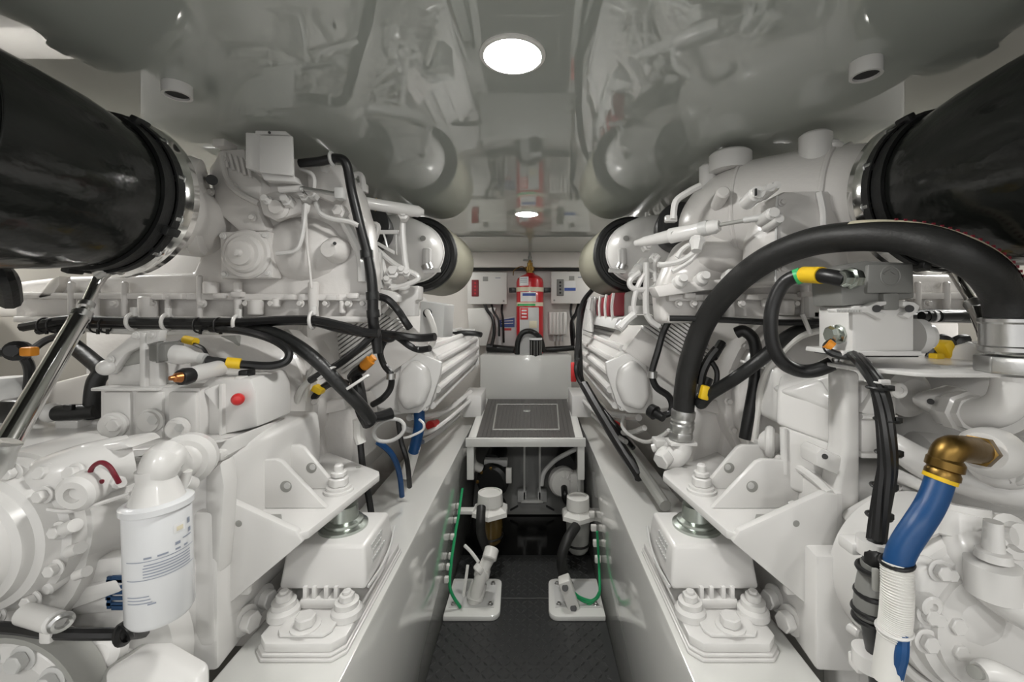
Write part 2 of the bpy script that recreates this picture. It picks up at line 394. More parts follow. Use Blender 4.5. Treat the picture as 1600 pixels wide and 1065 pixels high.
# pan and struts behind
r = thing('sump_pan', V(X0, 2.36, 0), 'pale sloping pan with two upright struts under the hatch', 'pan')
part('pan', B().prism([V(X0-.299,2.34,.0), V(X0-.299,2.36,.06), V(X0-.299,2.46,.20), V(X0-.299,2.5,.5), V(X0-.299,2.52,.5), V(X0-.299,2.52,.0)], (.598,0,0), .004), M.bilge, r)
for sg in (-1, 1):
    part('strut', B().ab((X0+.03+sg*.042-.006,2.30,.10), (X0+.03+sg*.042+.006,2.34,.52), .002), M.gel, r)
    part('foot', B().box(V(X0+.03+sg*.055,2.33,.115), (.05,.06,.06), .004), M.lgrey, r)
    part('slot', B().box(V(X0+.03+sg*.10,2.345,.035), (.05,.012,.008), .002, Matrix.Rotation(sg*.5,3,'Y')), M.dark, r)
part('cross_bar', B().ab((X0-.03,2.29,.085), (X0+.09,2.33,.10), .002), M.gel, r)
# left black pump
c = P(768,748,2.12)
r = thing('bilge_pump', V(c.x,c.y,c.z-.12), 'black pump with bolted round head left under the hatch', 'pump')
part('pump_head', B().lathe(c+V(0,-.04,0), (0.25,1,0), [(0,.065),(.012,.08),(.03,.084),(.035,.078),(.07,.075),(.075,.06),(.12,.055)], 24), M.rubber, r)
for k in range(8):
    a = 2*PI*k/8; bolt(c+V(math.cos(a)*.066, -.036, math.sin(a)*.066), (0.1,-1,0), .006, .006, r, M.brass)
part('motor', B().cyl(c+V(0,.05,.06), c+V(.02,.2,.08), .05), M.rubber, r)
part('bracket', B().box(c+V(.02,.03,.075), (.12,.05,.035), .006), M.lgrey, r)
part('outlet_port', B().tube([c+V(-.05,-.02,.06), c+V(-.09,-.03,.09), c+V(-.11,.03,.14)], .022, 12), M.wplast, r, 'cream outlet port')
part('inlet_port', B().tube([c+V(.02,-.05,-.05), c+V(.055,-.06,-.09), c+V(.065,-.05,-.13)], .02, 12), M.rubber, r)
part('relay', B().box(P(795,742,2.08), (.028,.02,.075), .003), M.wplast, r, 'small white relay')
# right white pump
c = P(882,752,2.15)
r = thing('wash_pump', V(c.x,c.y,c.z-.1), 'cream round ribbed pump right under the hatch', 'pump')
part('pump_head', B().lathe(c+V(0,-.03,0), (-.2,1,0), [(0,.04),(.006,.066),(.02,.075),(.05,.075),(.055,.06),(.09,.06)], 28), M.wplast, r)
for k in range(7):
    a = PI*.1+k*PI*.8/6; part('rib', B().cyl(c+V(math.cos(a)*.03,-.034,math.sin(a)*.03), c+V(math.cos(a)*.068,-.022,math.sin(a)*.068), .004, seg=6), M.wplast, r)
part('motor', B().cyl(c+V(.0,.02,.085), c+V(.03,.2,.09), .05), M.rubber, r, 'black motor')
part('bracket', B().box(c+V(.06,.0,-.005), (.07,.07,.11), .006), M.wplast, r)
part('nozzle', B().tube([c+V(-.005,-.035,-.015), c+V(-.005,-.07,-.03), c+V(-.0,-.07,-.06), c+V(.03,-.05,-.10)], .016, 10), M.rubber, r, 'black outlet nozzle')
solo('pump_hose', B().tube([P(846,758,2.1), P(850,738,2.1), P(866,720,2.08), P(886,708,2.06), P(903,700,2.05)], .011, 10), M.lgrey, 'pale hose curving over the cream pump', 'hose')
solo('stay_post', B().ab(P(904.5,720,2.02)-V(.006,.01,0), P(904.5,775,2.02)+V(.006,.01,0)), M.gel, 'thin white upright post at the right end of the well', 'post')
# strainers
def strainer(px, py_top, py_bot, Y, rad, mat, label, lab2):
    a, b = P(px, py_top, Y), P(px, py_bot, Y)
    r = thing('strainer', V(b.x, b.y, b.z), label, 'strainer')
    L = a.z-b.z
    part('bowl', B().lathe(V(a.x,Y,b.z), (0,0,1), [(0,rad*.7),(.01,rad*.85),(.02,rad*.9),(L,rad)], 28), mat, r, lab2)
    part('head', B().lathe(V(a.x,Y,a.z), (0,0,1), [(0,rad*1.0),(.005,rad*1.5),(.022,rad*1.45),(.04,rad*.95),(.075,rad*.88),(.08,rad*.95),(.09,rad*.95),(.092,rad*.8)], 6), M.wplast, r)
    part('collar', B().lathe(V(a.x,Y,a.z+.045), (0,0,1), [(0,rad*.97),(.05,rad*.92),(.052,rad*.75),(.03,rad*.7)], 28), M.wplast, r)
    part('cap', B().cyl(V(a.x,Y,a.z+.06), V(a.x,Y,a.z+.088), rad*.7), M.mgrey, r, 'grey cap')
    part('clamp_ring', B().torus(V(a.x,Y,b.z+L*.25), (0,0,1), rad*.93, .005), M.rubber, r, 'black clamp ring')
    sg = -1 if px < 830 else 1
    part('wall_bracket', B().ab(V(a.x, Y-.02, a.z+.005), U(sg,.299,Y+.02,a.z+.02), .002), M.wplast, r)
    return r, a, b
r, a, b = strainer(766, 802, 846, 1.86, .058, M.amber, 'strainer with an amber bowl and white head, left under the hatch', 'amber bowl')
r, a, b = strainer(903, 808, 860, 1.90, .054, M.mgrey, 'strainer with a grey bowl and white head, right under the hatch', 'grey bowl')
solo('strainer_hose', B().tube([P(752,792,1.76), P(751,812,1.72), P(752,835,1.74), P(760,856,1.76)], .019, 12), M.hose, 'short grey hose running down the front of the amber strainer', 'hose')
solo('strainer_hose', B().tube([P(900,822,1.78), P(887,842,1.72), P(878,868,1.70), P(880,895,1.70), P(889,916,1.68)], .021, 12), M.hose, 'thick black hose curving from the grey strainer to the right floor socket', 'hose')
# floor sockets
def socket(s, label):
    Yb, Yf_ = 1.76, 1.54
    r = thing('floor_socket', U(s,.2,1.65,0), label, 'floor socket', 'white rounded floor sockets')
    pts = []
    for (u, y, rr, a0) in ((.125,Yf_+.035,.035,180), (.125,Yb-.03,.03,90)):
        for k in range(6):
            a = math.radians(a0+90-k*18 if a0 == 180 else 180-k*18)
            pts.append((u+rr*math.cos(a), y+rr*math.sin(a)))
    pts += [(.298,Yb), (.298,Yf_)]
    # raised tray; a flat grey sheet carries the shade of its recess
    part('tray', B().prism([U(s,u,y,-.004) for u, y in pts], (0,0,.020), .005), M.gel, r)
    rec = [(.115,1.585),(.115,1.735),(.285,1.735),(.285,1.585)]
    part('recess', B().prism([U(s,u,y,.0165) for u, y in rec], (0,0,.0015), .0), M.lgrey, r, 'flat grey sheet coloured like the shade in the recess')
    for u, y in ((.13,1.60),(.13,1.72),(.27,1.60)): bolt(U(s,u,y,.018), (0,0,1), .007, .007, r, M.steel)
    return r
r = socket(-1, 'white rounded floor socket carrying the plastic drain pipe, left side of the walkway')
r = socket(1, 'white rounded floor socket with green wires, right side of the walkway')
r = thing('drain_pipe', P(742,945,1.62), 'white jointed plastic pipe rising from the left floor socket', 'pipe')
part('pipe', B().tube([P(738,950,1.62), P(747,915,1.62), P(757,885,1.64), P(766,868,1.66), P(769,858,1.68)], .024, 14, 5), M.wplast, r)
for a, b, rr in (((741,938),(749,908),.032), ((752,900),(755,889),.030), ((764,874),(769,856),.028)):
    part('joint', B().cyl(P(*a,1.62), P(*b,1.65), rr, bev=.004), M.wplast, r)
part('elbow_port', B().cyl(P(745,893,1.62), P(752,884,1.63), .022, bev=.004), M.wplast, r)
part('foot', B().lathe(P(738,958,1.62), P(747,915,1.62)-P(738,958,1.62), [(0,.05),(.02,.05),(.03,.034)], 20), M.wplast, r)
r = thing('float_switch', P(890,950,1.62), 'small white switch block on the right floor socket', 'switch')
q = Matrix.Rotation(-.35,3,'Y')
part('body', B().box(P(889,930,1.60)+V(0,0,.01), (.045,.05,.12), .006, q), M.wplast, r)
for px, py in ((883,918),(896,950)): part('terminal', B().cyl(P(px,py,1.57), P(px,py,1.60), .012), M.cable, r, 'black terminal')
for k, pts in enumerate(([(897,925),(905,932),(922,938),(933,934),(937,922),(936,885),(933,830)], [(899,930),(915,940),(930,935),(936,925)], [(905,948),(918,945),(928,938),(935,930)])):
    solo('green_wire', B().tube([P(x,y,1.6+(.0 if y > 900 else .06)) for x, y in pts], .005, 6), M.green, ('long green wire climbing from the right floor socket up the bearer', 'short green wire looping at the right floor socket', 'lowest green wire at the right floor socket')[k], 'wire', 'green wires on the right')
solo('green_wire', B().tube([U(-1,.24,1.58,.02), U(-1,.278,1.58,.09), U(-1,.282,1.62,.16), U(-1,.282,1.67,.20), U(-1,.282,1.72,.235), U(-1,.282,1.78,.26), U(-1,.284,1.84,.29), U(-1,.284,1.9,.33)], .006, 6), M.green, 'green wire climbing the left bearer beside the drain pipe', 'wire')
solo('wire', B().tube([P(724,932,1.58), P(728,905,1.6), P(731,882,1.62)], .006, 6), M.wplast, 'short tan wire standing at the left floor socket', 'wire')
solo('wire', B().tube([P(748,878,1.66), P(736,862,1.68), P(726,852,1.7)], .007, 6), M.wplast, 'tan wire running from the drain pipe to the left bearer', 'wire')
for i, (px, py, Y) in enumerate(((722,838,1.7),(729,812,1.78),(735,790,1.84),(722,868,1.66),(718,885,1.62),(713,905,1.58))):
    solo('cable_clip', B().box(U(-1,.292,Y,P(px,py,Y).z), (.016,.016,.022), .003), M.wplast, 'small white cable clip on the left bearer holding the green wire', 'clip', 'clips on the left bearer')
for i, (py, Y) in enumerate(((803,1.83),(824,1.78),(848,1.72),(873,1.67))):
    solo('cable_clip', B().box(U(1,.288,Y,P(0,py,Y).z), (.024,.018,.026), .004), M.wplast, 'small white cable clip on the right bearer holding the green wire', 'clip', 'clips on the right bearer')
for i, (px, py) in enumerate(((727,799),(721,825),(711,838))):
    p = P(px,py,1.7)
# ================================================================ camera, light
cam = bpy.data.cameras.new('camera'); co = bpy.data.objects.new('camera', cam); C.objects.link(co)
co.location = (0,0,CZ); co.rotation_euler = (PI/2,0,0)
cam.sensor_fit = 'HORIZONTAL'; cam.sensor_width = 36; cam.lens = F/1600*36
cam.shift_x = -(VX-800)/1600; cam.shift_y = -(532.5-VY)/1600; cam.clip_start = .02
bpy.context.scene.camera = co
w = bpy.data.worlds.new('world'); bpy.context.scene.world = w; w.use_nodes = True
bg = w.node_tree.nodes['Background']; bg.inputs[0].default_value = (1,.985,.97,1); bg.inputs[1].default_value = 0.42
vs = bpy.context.scene.view_settings
bpy.context.scene.display_settings.display_device = 'sRGB'
vs.view_transform = 'Standard'; vs.look = 'None'; vs.exposure = 1.2; vs.gamma = 1.0; vs.use_curve_mapping = False
# ================================================================ things both sides share, mirrored about the walkway
LR = {-1: 'left', 1: 'right'}
def duct(s):
    c = U(s, .793 if s < 0 else .812, .85, 1.353 if s < 0 else 1.358)
    r = thing('exhaust_duct', V(c.x, .85, c.z-.16), 'huge glossy black wrapped exhaust duct on the %s, running along under the ceiling' % LR[s], 'exhaust duct', None)
    R = .166
    fr = []
    x, y = V(1,0,0), V(0,0,1)
    for Yk, k in ((-.5,1.02),(.0,1.03),(.2,1.03),(.40,1.02),(.52,1.0),(.62,.97),(.70,.93),(.76,.87),(.80,.80),(.815,.72)):
        fr.append((V(c.x, Yk, c.z), x, y, R*k))
    part('wrap', B().rings(fr, 56), M.wrap, r)
    for k in range(2):
        Yk = .25+k*.27
        part('wrap_seam', B().torus(V(c.x,Yk,c.z), (0,1,.12*(-1)**k), R*1.022-.001, .0014, 56, 6), M.wrap, r)
    part('clamp_flange', B().lathe(V(c.x,.80,c.z), (0,1,0), [(0,.13),(0,.145),(.02,.150),(.028,.158),(.042,.158),(.046,.152),(.046,.12)], 64, False), M.chrome, r, 'polished steel clamp flange')
    part('clamp_band', B().lathe(V(c.x,.772,c.z), (0,1,0), [(0,.142),(0,.149),(.022,.149),(.022,.142)], 64, False), M.rubber, r, 'black clamp band')
    part('gasket', B().lathe(V(c.x,.80,c.z), (0,1,0), [(-.004,.15),(-.004,.154),(.012,.154),(.012,.15)], 64, False), M.rubber, r)
    for k in range(12):
        a = 2*PI*k/12+.2
        bolt(V(c.x+math.cos(a)*.149, .812, c.z+math.sin(a)*.149), (0,-1,0), .0065, .010, r, M.steel)
    for a in (1.05, 2.1, -.5, -1.9, 3.6):
        part('clamp_lug', B().box(V(c.x+math.cos(a)*.150, .80, c.z+math.sin(a)*.150), (.022,.03,.016), .003, Matrix.Rotation(-a,3,'Y')), M.rubber, r, 'black clamp lug')
    return r, c
DUCT = {s: duct(s) for s in (-1, 1)}

def mount(s):
    r = thing('engine_mount', U(s,.41,.95,.5), 'white resilient gearbox mount bolted down on the %s engine bearer' % LR[s], 'engine mount')
    for k, (y0, y1, u0, u1, z0, z1) in enumerate(((.755,1.10,.312,.480,.5,.508),(.757,1.10,.314,.478,.508,.515),(.760,1.09,.316,.475,.515,.532))):
        pts = [U(s,u0,y1,z0),U(s,u0,y0+.02,z0),U(s,u0+.02,y0,z0),U(s,u1-.02,y0,z0),U(s,u1,y0+.02,z0),U(s,u1,y1,z0)]
        part('base_plate' if k == 2 else 'shim', B().prism(pts, (0,0,z1-z0-.001), .0025), M.white, r)
    part('washer_plate', B().prism([U(s,.345,.785,.532),U(s,.355,.772,.532),U(s,.435,.772,.532),U(s,.445,.785,.532),U(s,.445,.835,.532),U(s,.345,.835,.532)], (0,0,.006), .002), M.white, r)
    bolt(U(s,.398,.792,.538), (0,0,1), .019, .018, r)
    for u in (.338, .462):
        part('foot', B().lathe(U(s,u,.832,.532), (0,0,1), [(0,.030),(.012,.029),(.018,.024)], 24), M.white, r)
        b = part('foot_bolt', B().lathe(U(s,u,.832,.550), (0,0,1), [(0,.0225),(.010,.0225),(.011,.018)], 20), M.white, r)
        part('nut', B().hexbolt(U(s,u,.832,.560), (0,0,1), .015, .014, False), M.white, b)
        part('foot_tip', B().cyl(U(s,u,.832,.574), U(s,u,.832,.580), .008, bev=.001), M.white, b)
    web = B()
    web.ab(U(s,.36,.845,.532), U(s,.44,1.02,.552), .005)
    for u in (.368, .388, .412, .43): web.ab(U(s,u-.004,.848,.548), U(s,u+.004,.89,.575), .001)
    part('lower_casting', web, M.white, r)
    # cover
    q = lambda u, y, z: U(s,u,y,z)
    cv = B().hexa([q(.308,.852,.566),q(.486,.852,.566),q(.486,1.03,.566),q(.308,1.03,.566), q(.317,.868,.648),q(.478,.868,.648),q(.478,1.016,.648),q(.317,1.016,.648)], .008, 3)
    cov = part('cover', cv, M.white, r)
    # raised lettering on the inboard flank
    t = B()
    for k, (y0, y1, z) in enumerate(((.90,.975,.628),(.905,.965,.616),(.90,.98,.600))):
        n = int((y1-y0)/.011)
        for i in range(n):
            y = y0+i*.011
            xx = .308+.009*(z-.566)/.082
            t.box(q(xx-.0006, y, z), (.002,.0065,.008 if k else .010))
    part('raised_lettering', t, M.lgrey, cov)
    part('seam', B().tube([q(.305,.855,.572),q(.303,.93,.570),q(.304,.99,.582),q(.308,1.03,.605)], .003, 6), M.lgrey, r)
    part('cover_disc', B().lathe(q(.395,.945,.647), (0,0,1), [(0,.052),(.007,.052),(.011,.042),(.017,.042),(.021,.032),(.05,.030)], 36), M.zinc, r, 'zinc plated bearing disc')
    return r
for s in (-1, 1): mount(s)

def bracket(s):
    """Fabricated mount bracket: horizontal foot plate, three gussets, back plate."""
    r = thing('mount_bracket', U(s,.5,.95,.58), 'white welded mount bracket with gusset pockets on the %s gearbox, bearing on the engine mount' % LR[s], 'bracket')
    w = M.white
    zt = .722
    fp = [U(s,.565,.785,zt-.016),U(s,.405,.770,zt-.016),U(s,.388,.785,zt-.016),U(s,.352,1.05,zt-.016),U(s,.362,1.075,zt-.016),U(s,.565,1.225,zt-.016)]
    part('foot_plate', B().prism(fp, (0,0,.016), .003), w, r)
    # gussets: (front-facing plates)
    def gus(Y, pts, th, nm, holes=()):
        part(nm, B().prism([U(s,u,Y,z) for u, z in pts], (0,th,0), .003), w, r)
        for u, z, rr in holes:
            h = part('hole', B().lathe(U(s,u,Y+.001,z), (0,-1,0), [(0,rr),(.0016,rr),(.0018,rr*.9),(.0018,0)], 24), M.mgrey, r, 'grey drilled hole')
            if rr > .01: part('stud_end', B().cyl(U(s,u-.003,Y-.002,z+.002), U(s,u-.003,Y,z+.002), rr*.55), M.lgrey, h)
    gus(.770, [(.405,.728),(.392,.708),(.558,.568),(.585,.575),(.585,.795),(.560,.798)], .016, 'front_gusset', ((.508,.742,.006),))
    gus(.870, [(.397,.722),(.585,.722),(.585,.820),(.502,.823),(.490,.818)], .014, 'middle_gusset', ((.480,.768,.012),))
    gus(.965, [(.4186,.722),(.585,.722),(.585,.822),(.508,.822),(.496,.816)], .014, 'rear_gusset', ((.477,.771,.012),))
    part('slot', B().prism([U(s,.455,.815,zt-.001),U(s,.535,.80,zt-.001),U(s,.535,.845,zt-.001),U(s,.475,.845,zt-.001)], (0,0,.002), .0), M.mgrey, r, 'dark slot in the foot plate')
    part('hole', B().cyl(U(s,.425,1.10,zt-.001), U(s,.425,1.10,zt+.001), .006), M.mgrey, r, 'grey drilled hole')
    # back plate with rounded pocket edge
    part('back_plate', B().prism([U(s,.575,.775,.56),U(s,.575,1.07,.60),U(s,.575,1.07,.815),U(s,.575,.88,.812),U(s,.575,.83,.806),U(s,.575,.80,.80),U(s,.575,.775,.795)], (s*.022,0,0), .003), w, r)
    part('rounded_lip', B().tube([U(s,.575,.778,.793),U(s,.575,.81,.802),U(s,.573,.86,.808),U(s,.565,.925,.808)], .008, 8), w, r)
    part('lower_pad', B().prism([U(s,.521,.735,.503),U(s,.60,.73,.503),U(s,.60,1.0,.503),U(s,.545,1.0,.503)], (0,0,.20), .006), w, r)
    part('pad_rib', B().ab(U(s,.50,.785,.600), U(s,.58,.80,.715), .004), w, r)
    # stud and nut stack through the foot plate
    p = U(s,.41,.955,zt)
    b = part('stud', B().lathe(p, (0,0,1), [(0,.032),(.006,.032),(.007,.027),(.013,.027),(.014,.010),(.058,.010),(.062,.007)], 24), w, r)
    part('nut', B().hexbolt(p+V(0,0,.013), (0,0,1), .022, .020, False), w, b)
    part('lock_nut', B().hexbolt(p+V(0,0,.034), (0,0,1), .018, .012, False), w, b)
    bolt(U(s,.553,.842,zt), (0,0,1), .015, .02, r, w)
    for u, y, z in ((.525,.81,.537),(.530,.872,.537)):
        bolt(U(s,u,y,z), U(s,-1,-.25,0)-U(s,0,0,0), .019, .020, r, w)
    return r
for s in (-1, 1): bracket(s)

ENG = {}
def engine(s):
    r = thing('marine_engine', U(s,.85,1.9,.4), 'white painted %s marine diesel engine with a round intake air filter, seen past its gearbox' % LR[s], 'engine')
    ENG[s] = r
    w, c = M.white, M.cast
    part('block', B().prism([U(s,.72,1.20,z) if False else U(s,u,1.20,z) for u, z in ((.60,.52),(.56,.70),(.60,.98),(.62,1.18),(.75,1.30),(1.1,1.30),(1.25,1.1),(1.25,.52))], (0,1.5,0), .02), c, r)
    part('oil_pan', B().prism([U(s,u,1.15,z) for u, z in ((.70,.20),(.64,.26),(.615,.34),(.61,.50),(.63,.62),(1.2,.62),(1.2,.26),(1.1,.2))], (0,1.5,0), .03, 3), M.mgrey if False else c, r)
    # rear housing facing the camera, lower edge rail
    if s < 0:
        out = [(20,505),(20,440),(90,432),(300,425),(330,350),(322,262),(345,234),(470,247),(535,262),(556,295),(572,350),(580,420),(580,505)]
        part('rear_housing', B().pxprism(out, 1.08, .08, .014, None, 3), c, r)
    else:
        out = [(1034,505),(1030,455),(1046,415),(1066,378),(1100,360),(1330,350),(1345,425),(1600,430),(1600,505)]
        part('rear_housing', B().pxprism(out, 1.08, .08, .014, None, 3), c, r)
    rail = B()
    for y0, y1, d in ((456,466,.022),(494,503,.016)):
        rail.prism([Q(s,20,y0,1.06),Q(s,584,y0+(4 if y0<480 else 0),1.06),Q(s,584,y1+(4 if y0<480 else 0),1.06),Q(s,20,y1,1.06)], (0,d,0), .002)
    part('edge_rail', rail, c, r)
    for x, wd, y0, y1 in ((232,26,463,497),(262,8,463,500),(312,8,430,500),(330,22,440,460),(372,12,440,500),(400,22,468,492),(432,14,466,480),(490,16,440,500),(535,10,470,490),(150,10,440,498),(195,9,440,498),(112,9,440,498)):
        part('rail_boss', B().cyl(Q(s,x,y0,1.062), Q(s,x,y1,1.062), wd*.5*1.06/F, bev=.003), c, r)
    for x, y in ((345,448),(372,446),(455,450),(520,451),(552,448),(250,450),(280,449)):
        part('rail_block', B().box(Q(s,x,y+14,1.055), (.028,.02,.014), .003), c, r)
    for x in (180, 240, 318, 386, 425, 470, 510, 545, 568):
        bolt(Q(s,x,474,1.058), (0,-1,0), .007, .008, r, c)
    # bell housing of the flywheel behind the gearbox
    cc = Q(s,330,630,1.12)
    part('bell_housing', B().lathe(cc, (0,-1,0), [(-.16,.27),(-.03,.27),(-.03,.255),(.0,.25),(.03,.22),(.10,.16)], 48), c, r)
    for k in range(9):
        a = -1.2+k*.3
        bolt(cc+V(-s*math.cos(a)*.262, .03, math.sin(a)*.262), (0,-1,0), .008, .010, r, c)
    # finned after-cooler bank (slanted)
    fins = part('finned_bank', B().pxprism([(482,566),(610,478),(662,548),(560,618),(530,606)], 1.40, .35, .01, s), c, r)
    dx, dy = .815, -.58
    for k in range(11):
        ox, oy = .58*k*5.6, .815*k*5.6
        a, b_ = (478+ox, 552+oy), (598+ox, 466+oy)
        e = 1.9
        part('fin', B().pxprism([(a[0]-e*.58,a[1]-e*.815),(b_[0]-e*.58,b_[1]-e*.815),(b_[0]+e*.58,b_[1]+e*.815),(a[0]+e*.58,a[1]+e*.815)], 1.375, .05, .001, s), w, r)
    # cooler: end cover, flange and ribbed body running forward
    part('cooler_neck', B().pxprism([(560,618),(640,545),(668,574),(660,634),(626,645),(592,640)], 1.425, .12, .012, s, 3), w, r)
    q = B()
    cvp = [(622,584),(643,561),(667,576),(672,604),(660,634),(630,644),(619,622)]
    q.pxprism(cvp, 1.37, .1, .02, s, 4)
    part('cooler_cover', q, w, r)
    part('cooler_flange', B().pxprism([(628,560),(640,545),(690,566),(688,584),(672,632),(655,645),(626,646),(618,622)], 1.405, .022, .004, s), w, r)
    for x, y in ((682,574),(664,636),(628,638),(642,552)):
        bolt(Q(s,x,y,1.42), (0,-1,0), .009, .010, r, w)
    sec = [(.318,.985),(.300,.955),(.300,.83),(.335,.79),(.5,.76),(.58,.80),(.58,1.0),(.40,1.02)]
    part('cooler_body', B().prism([U(s,u,1.44,z) for u, z in sec], (0,1.12,0), .012, 3), w, r)
    for u, z in ((.338,1.0),(.303,.958),(.297,.91),(.297,.86),(.315,.805),(.40,1.018),(.46,1.012)):
        part('cooler_rib', B().cyl(U(s,u,1.45,z), U(s,u,2.54,z), .013, seg=10), w, r)
    part('cooler_end_flange', B().prism([U(s,u,2.50,z) for u, z in ((.31,1.02),(.285,.96),(.285,.81),(.33,.765),(.59,.75),(.59,1.03))], (0,.03,0), .004), w, r)
    # intake air filter, its bell and rubber ring
    ax = lambda u, y, z, rr: (U(s,u,y,z), V(1,0,0), V(0,0,1), rr)
    part('filter_screen', B().rings([ax(.44,1.76,1.363,.150),ax(.44,1.77,1.363,.158),ax(.425,2.13,1.363,.160),ax(.424,2.15,1.363,.152)], 48), M.khaki, r, 'khaki wire screen')
    part('filter_ring', B().lathe(U(s,.44,1.745,1.363), (0,1,0), [(.0,.10),(.0,.148),(.008,.157),(.02,.157),(.026,.15)], 48, True), M.rubber, r, 'black rubber ring')
    part('filter_inner_ring', B().torus(U(s,.44,1.745,1.363), (0,1,0), .128, .007, 48), M.rubber, r, 'black inner ring')
    part('intake_bell', B().rings([ax(.452,1.75,1.365,.108),ax(.452,1.725,1.366,.118),ax(.453,1.70,1.368,.121),ax(.460,1.66,1.372,.119),ax(.475,1.61,1.38,.112),ax(.50,1.57,1.39,.095),ax(.53,1.54,1.39,.075),ax(.56,1.53,1.39,.05)], 40), w, r)
    part('bell_rim', B().torus(U(s,.452,1.722,1.366), (0,1,0), .119, .005, 40), w, r)
    part('bell_seam', B().tube([U(s,.462,1.60,1.50),U(s,.452,1.575,1.42),U(s,.452,1.575,1.34),U(s,.462,1.60,1.27)], .006, 8), w, r)
    part('bell_boss', B().cyl(Q(s,667,388,1.60), Q(s,667,414,1.60), .017, bev=.004), w, r)
    part('bell_clamp', B().lathe(Q(s,666,413,1.60), Q(s,672,428,1.60)-Q(s,666,413,1.60), [(0,.021),(.02,.021),(.022,.015),(.034,.015)], 18), M.steel, r, 'bare metal clamp')
    part('bell_clamp_screw', B().cyl(Q(s,662,424,1.59), Q(s,688,422,1.59), .008), w, r)
    part('bell_notch', B().cyl(Q(s,661,372,1.575), Q(s,661,372,1.60), .010), M.mgrey, r)
    # turbo volute behind
    part('turbo_volute', B().torus(U(s,.56,1.62,1.33), (.4*s,1,0), .085, .05, 32, 14), c, r)
    part('turbo_core', B().lathe(U(s,.56,1.55,1.33), (0,1,0), [(0,.05),(.02,.07),(.10,.075),(.2,.06)], 28), c, r)
    part('rubber_sleeve', B().lathe(Q(s,570 if s < 0 else 572,352,1.42), (0.2*s,1,0), [(0,.055),(0,.078),(.01,.082),(.10,.082)], 36), M.rubber, r, 'black rubber sleeve')
    # exhaust elbow from the duct flange into the manifold
    if s < 0: pth = [(.793,.85,1.353,.120),(.80,.90,1.353,.112),(.82,.98,1.353,.09),(.83,1.10,1.353,.085)]
    else: pth = [(.812,.85,1.358,.120),(.80,.90,1.36,.125),(.76,.97,1.368,.138),(.68,1.05,1.375,.145),(.61,1.11,1.382,.138),(.565,1.17,1.38,.122),(.55,1.26,1.37,.09)]
    part('exhaust_elbow', B().tube([U(s,a,b_,z) for a, b_, z, _ in pth], [k[3] for k in pth], 36, 4), c, r)
    # rest of the length, seen mainly as a reflection in the ceiling
    part('exhaust_manifold', B().tube([U(s,.62,1.2,1.36),U(s,.63,1.6,1.36),U(s,.64,2.5,1.35)], .09, 24, 4), c, r)
    for k in range(6):
        part('valve_cover', B().box(U(s,.95,1.30+k*.22,1.36), (.30,.19,.16), .02), w, r)
        part('injector_pipe', B().tube([U(s,.80,1.30+k*.22,1.40),U(s,.74,1.31+k*.22,1.45),U(s,.70,1.32+k*.22,1.40)], .010, 8), w, r)
    # lower pipework between cooler and bearer
    for k, pts in enumerate(([(640,652,1.5),(668,650,1.7),(700,640,2.0),(735,612,2.4)],[(630,668,1.45),(665,676,1.6),(700,655,1.9),(740,620,2.4)],[(660,690,1.5),(690,672,1.75),(718,648,2.1)])):
        part('lower_pipe', B().tube([Q(s,*p) for p in pts], (.013,.010,.009)[k], 8), w if k != 2 else M.steel, r)
    part('front_foot', B().ab(Q(s,722,652,2.30), Q(s,752,618,2.30)+V(0,.25,0), .006), w, r)
    part('starter_block', B().pxprism([(492,640),(540,628),(548,640),(552,668),(550,735),(495,735)], 1.22, .2, .008, s), c, r)
    part('starter_lug', B().pxprism([(500,628),(536,622),(542,640),(505,648)], 1.20, .05, .006, s), c, r)
    return r
for s in (-1, 1): engine(s)

# ================================================================ gearboxes (common body)
GB = {}
def gearbox(s):
    r = thing('gearbox', U(s,.85,.9,.35), 'white painted cast gearbox of the %s engine, filling the lower %s foreground' % (LR[s], LR[s]), 'gearbox')
    GB[s] = r
    return r
for s in (-1, 1): gearbox(s)
# ================================================================ left engine, details
e = ENG[-1]; w, c = M.white, M.cast
def pp(nm, b, mat=None, lab=None, r=None): return part(nm, b, mat or w, r or e, lab)
def pl(pts, Y): return [P(a, b, Y) if len(q) == 2 else P(a, b, q[2]) for q in pts for a, b in (q[:2],)]
# square plate with a stepped round cover
pp('cover_plate', B().pxprism([(343,362),(422,361),(426,434),(345,435)], 1.035, .04, .004), c)
pc = P(384,397,1.03)
pp('round_cover', B().lathe(pc+V(0,.01,0), (0,-1,0), [(0,.060),(.010,.060),(.014,.055),(.014,.047),(.020,.045),(.024,.040),(.024,.030),(.034,.028),(.036,.020),(.036,.010),(.046,.008),(.048,.0)], 48), c)
for x, y in ((349,369),(415,368),(419,427),(352,428)): bolt(P(x,y,1.034), (0,-1,0), .006, .006, e)
# control unit box high on the housing
r = thing('control_unit', P(420,272,.98), 'white control unit box bolted on top of the left engine, close under the ceiling', 'control box')
part('case', B().pxprism([(383,206),(407,208),(407,268),(383,262)], .965, .06, .003), w, r)
part('cover', B().pxprism([(405,211),(456,212),(458,274),(405,269)], .955, .008, .002), w, r)
part('ridge', B().pxprism([(398,203),(446,204),(452,211),(398,210)], .963, .02, .003), w, r)
part('screw', B().cyl(P(421,207,.958), P(421,207,.965), .003), M.dark, r)
part('bracket', B().pxprism([(405,268),(458,273),(462,284),(412,281)], .965, .03, .003), w, r)
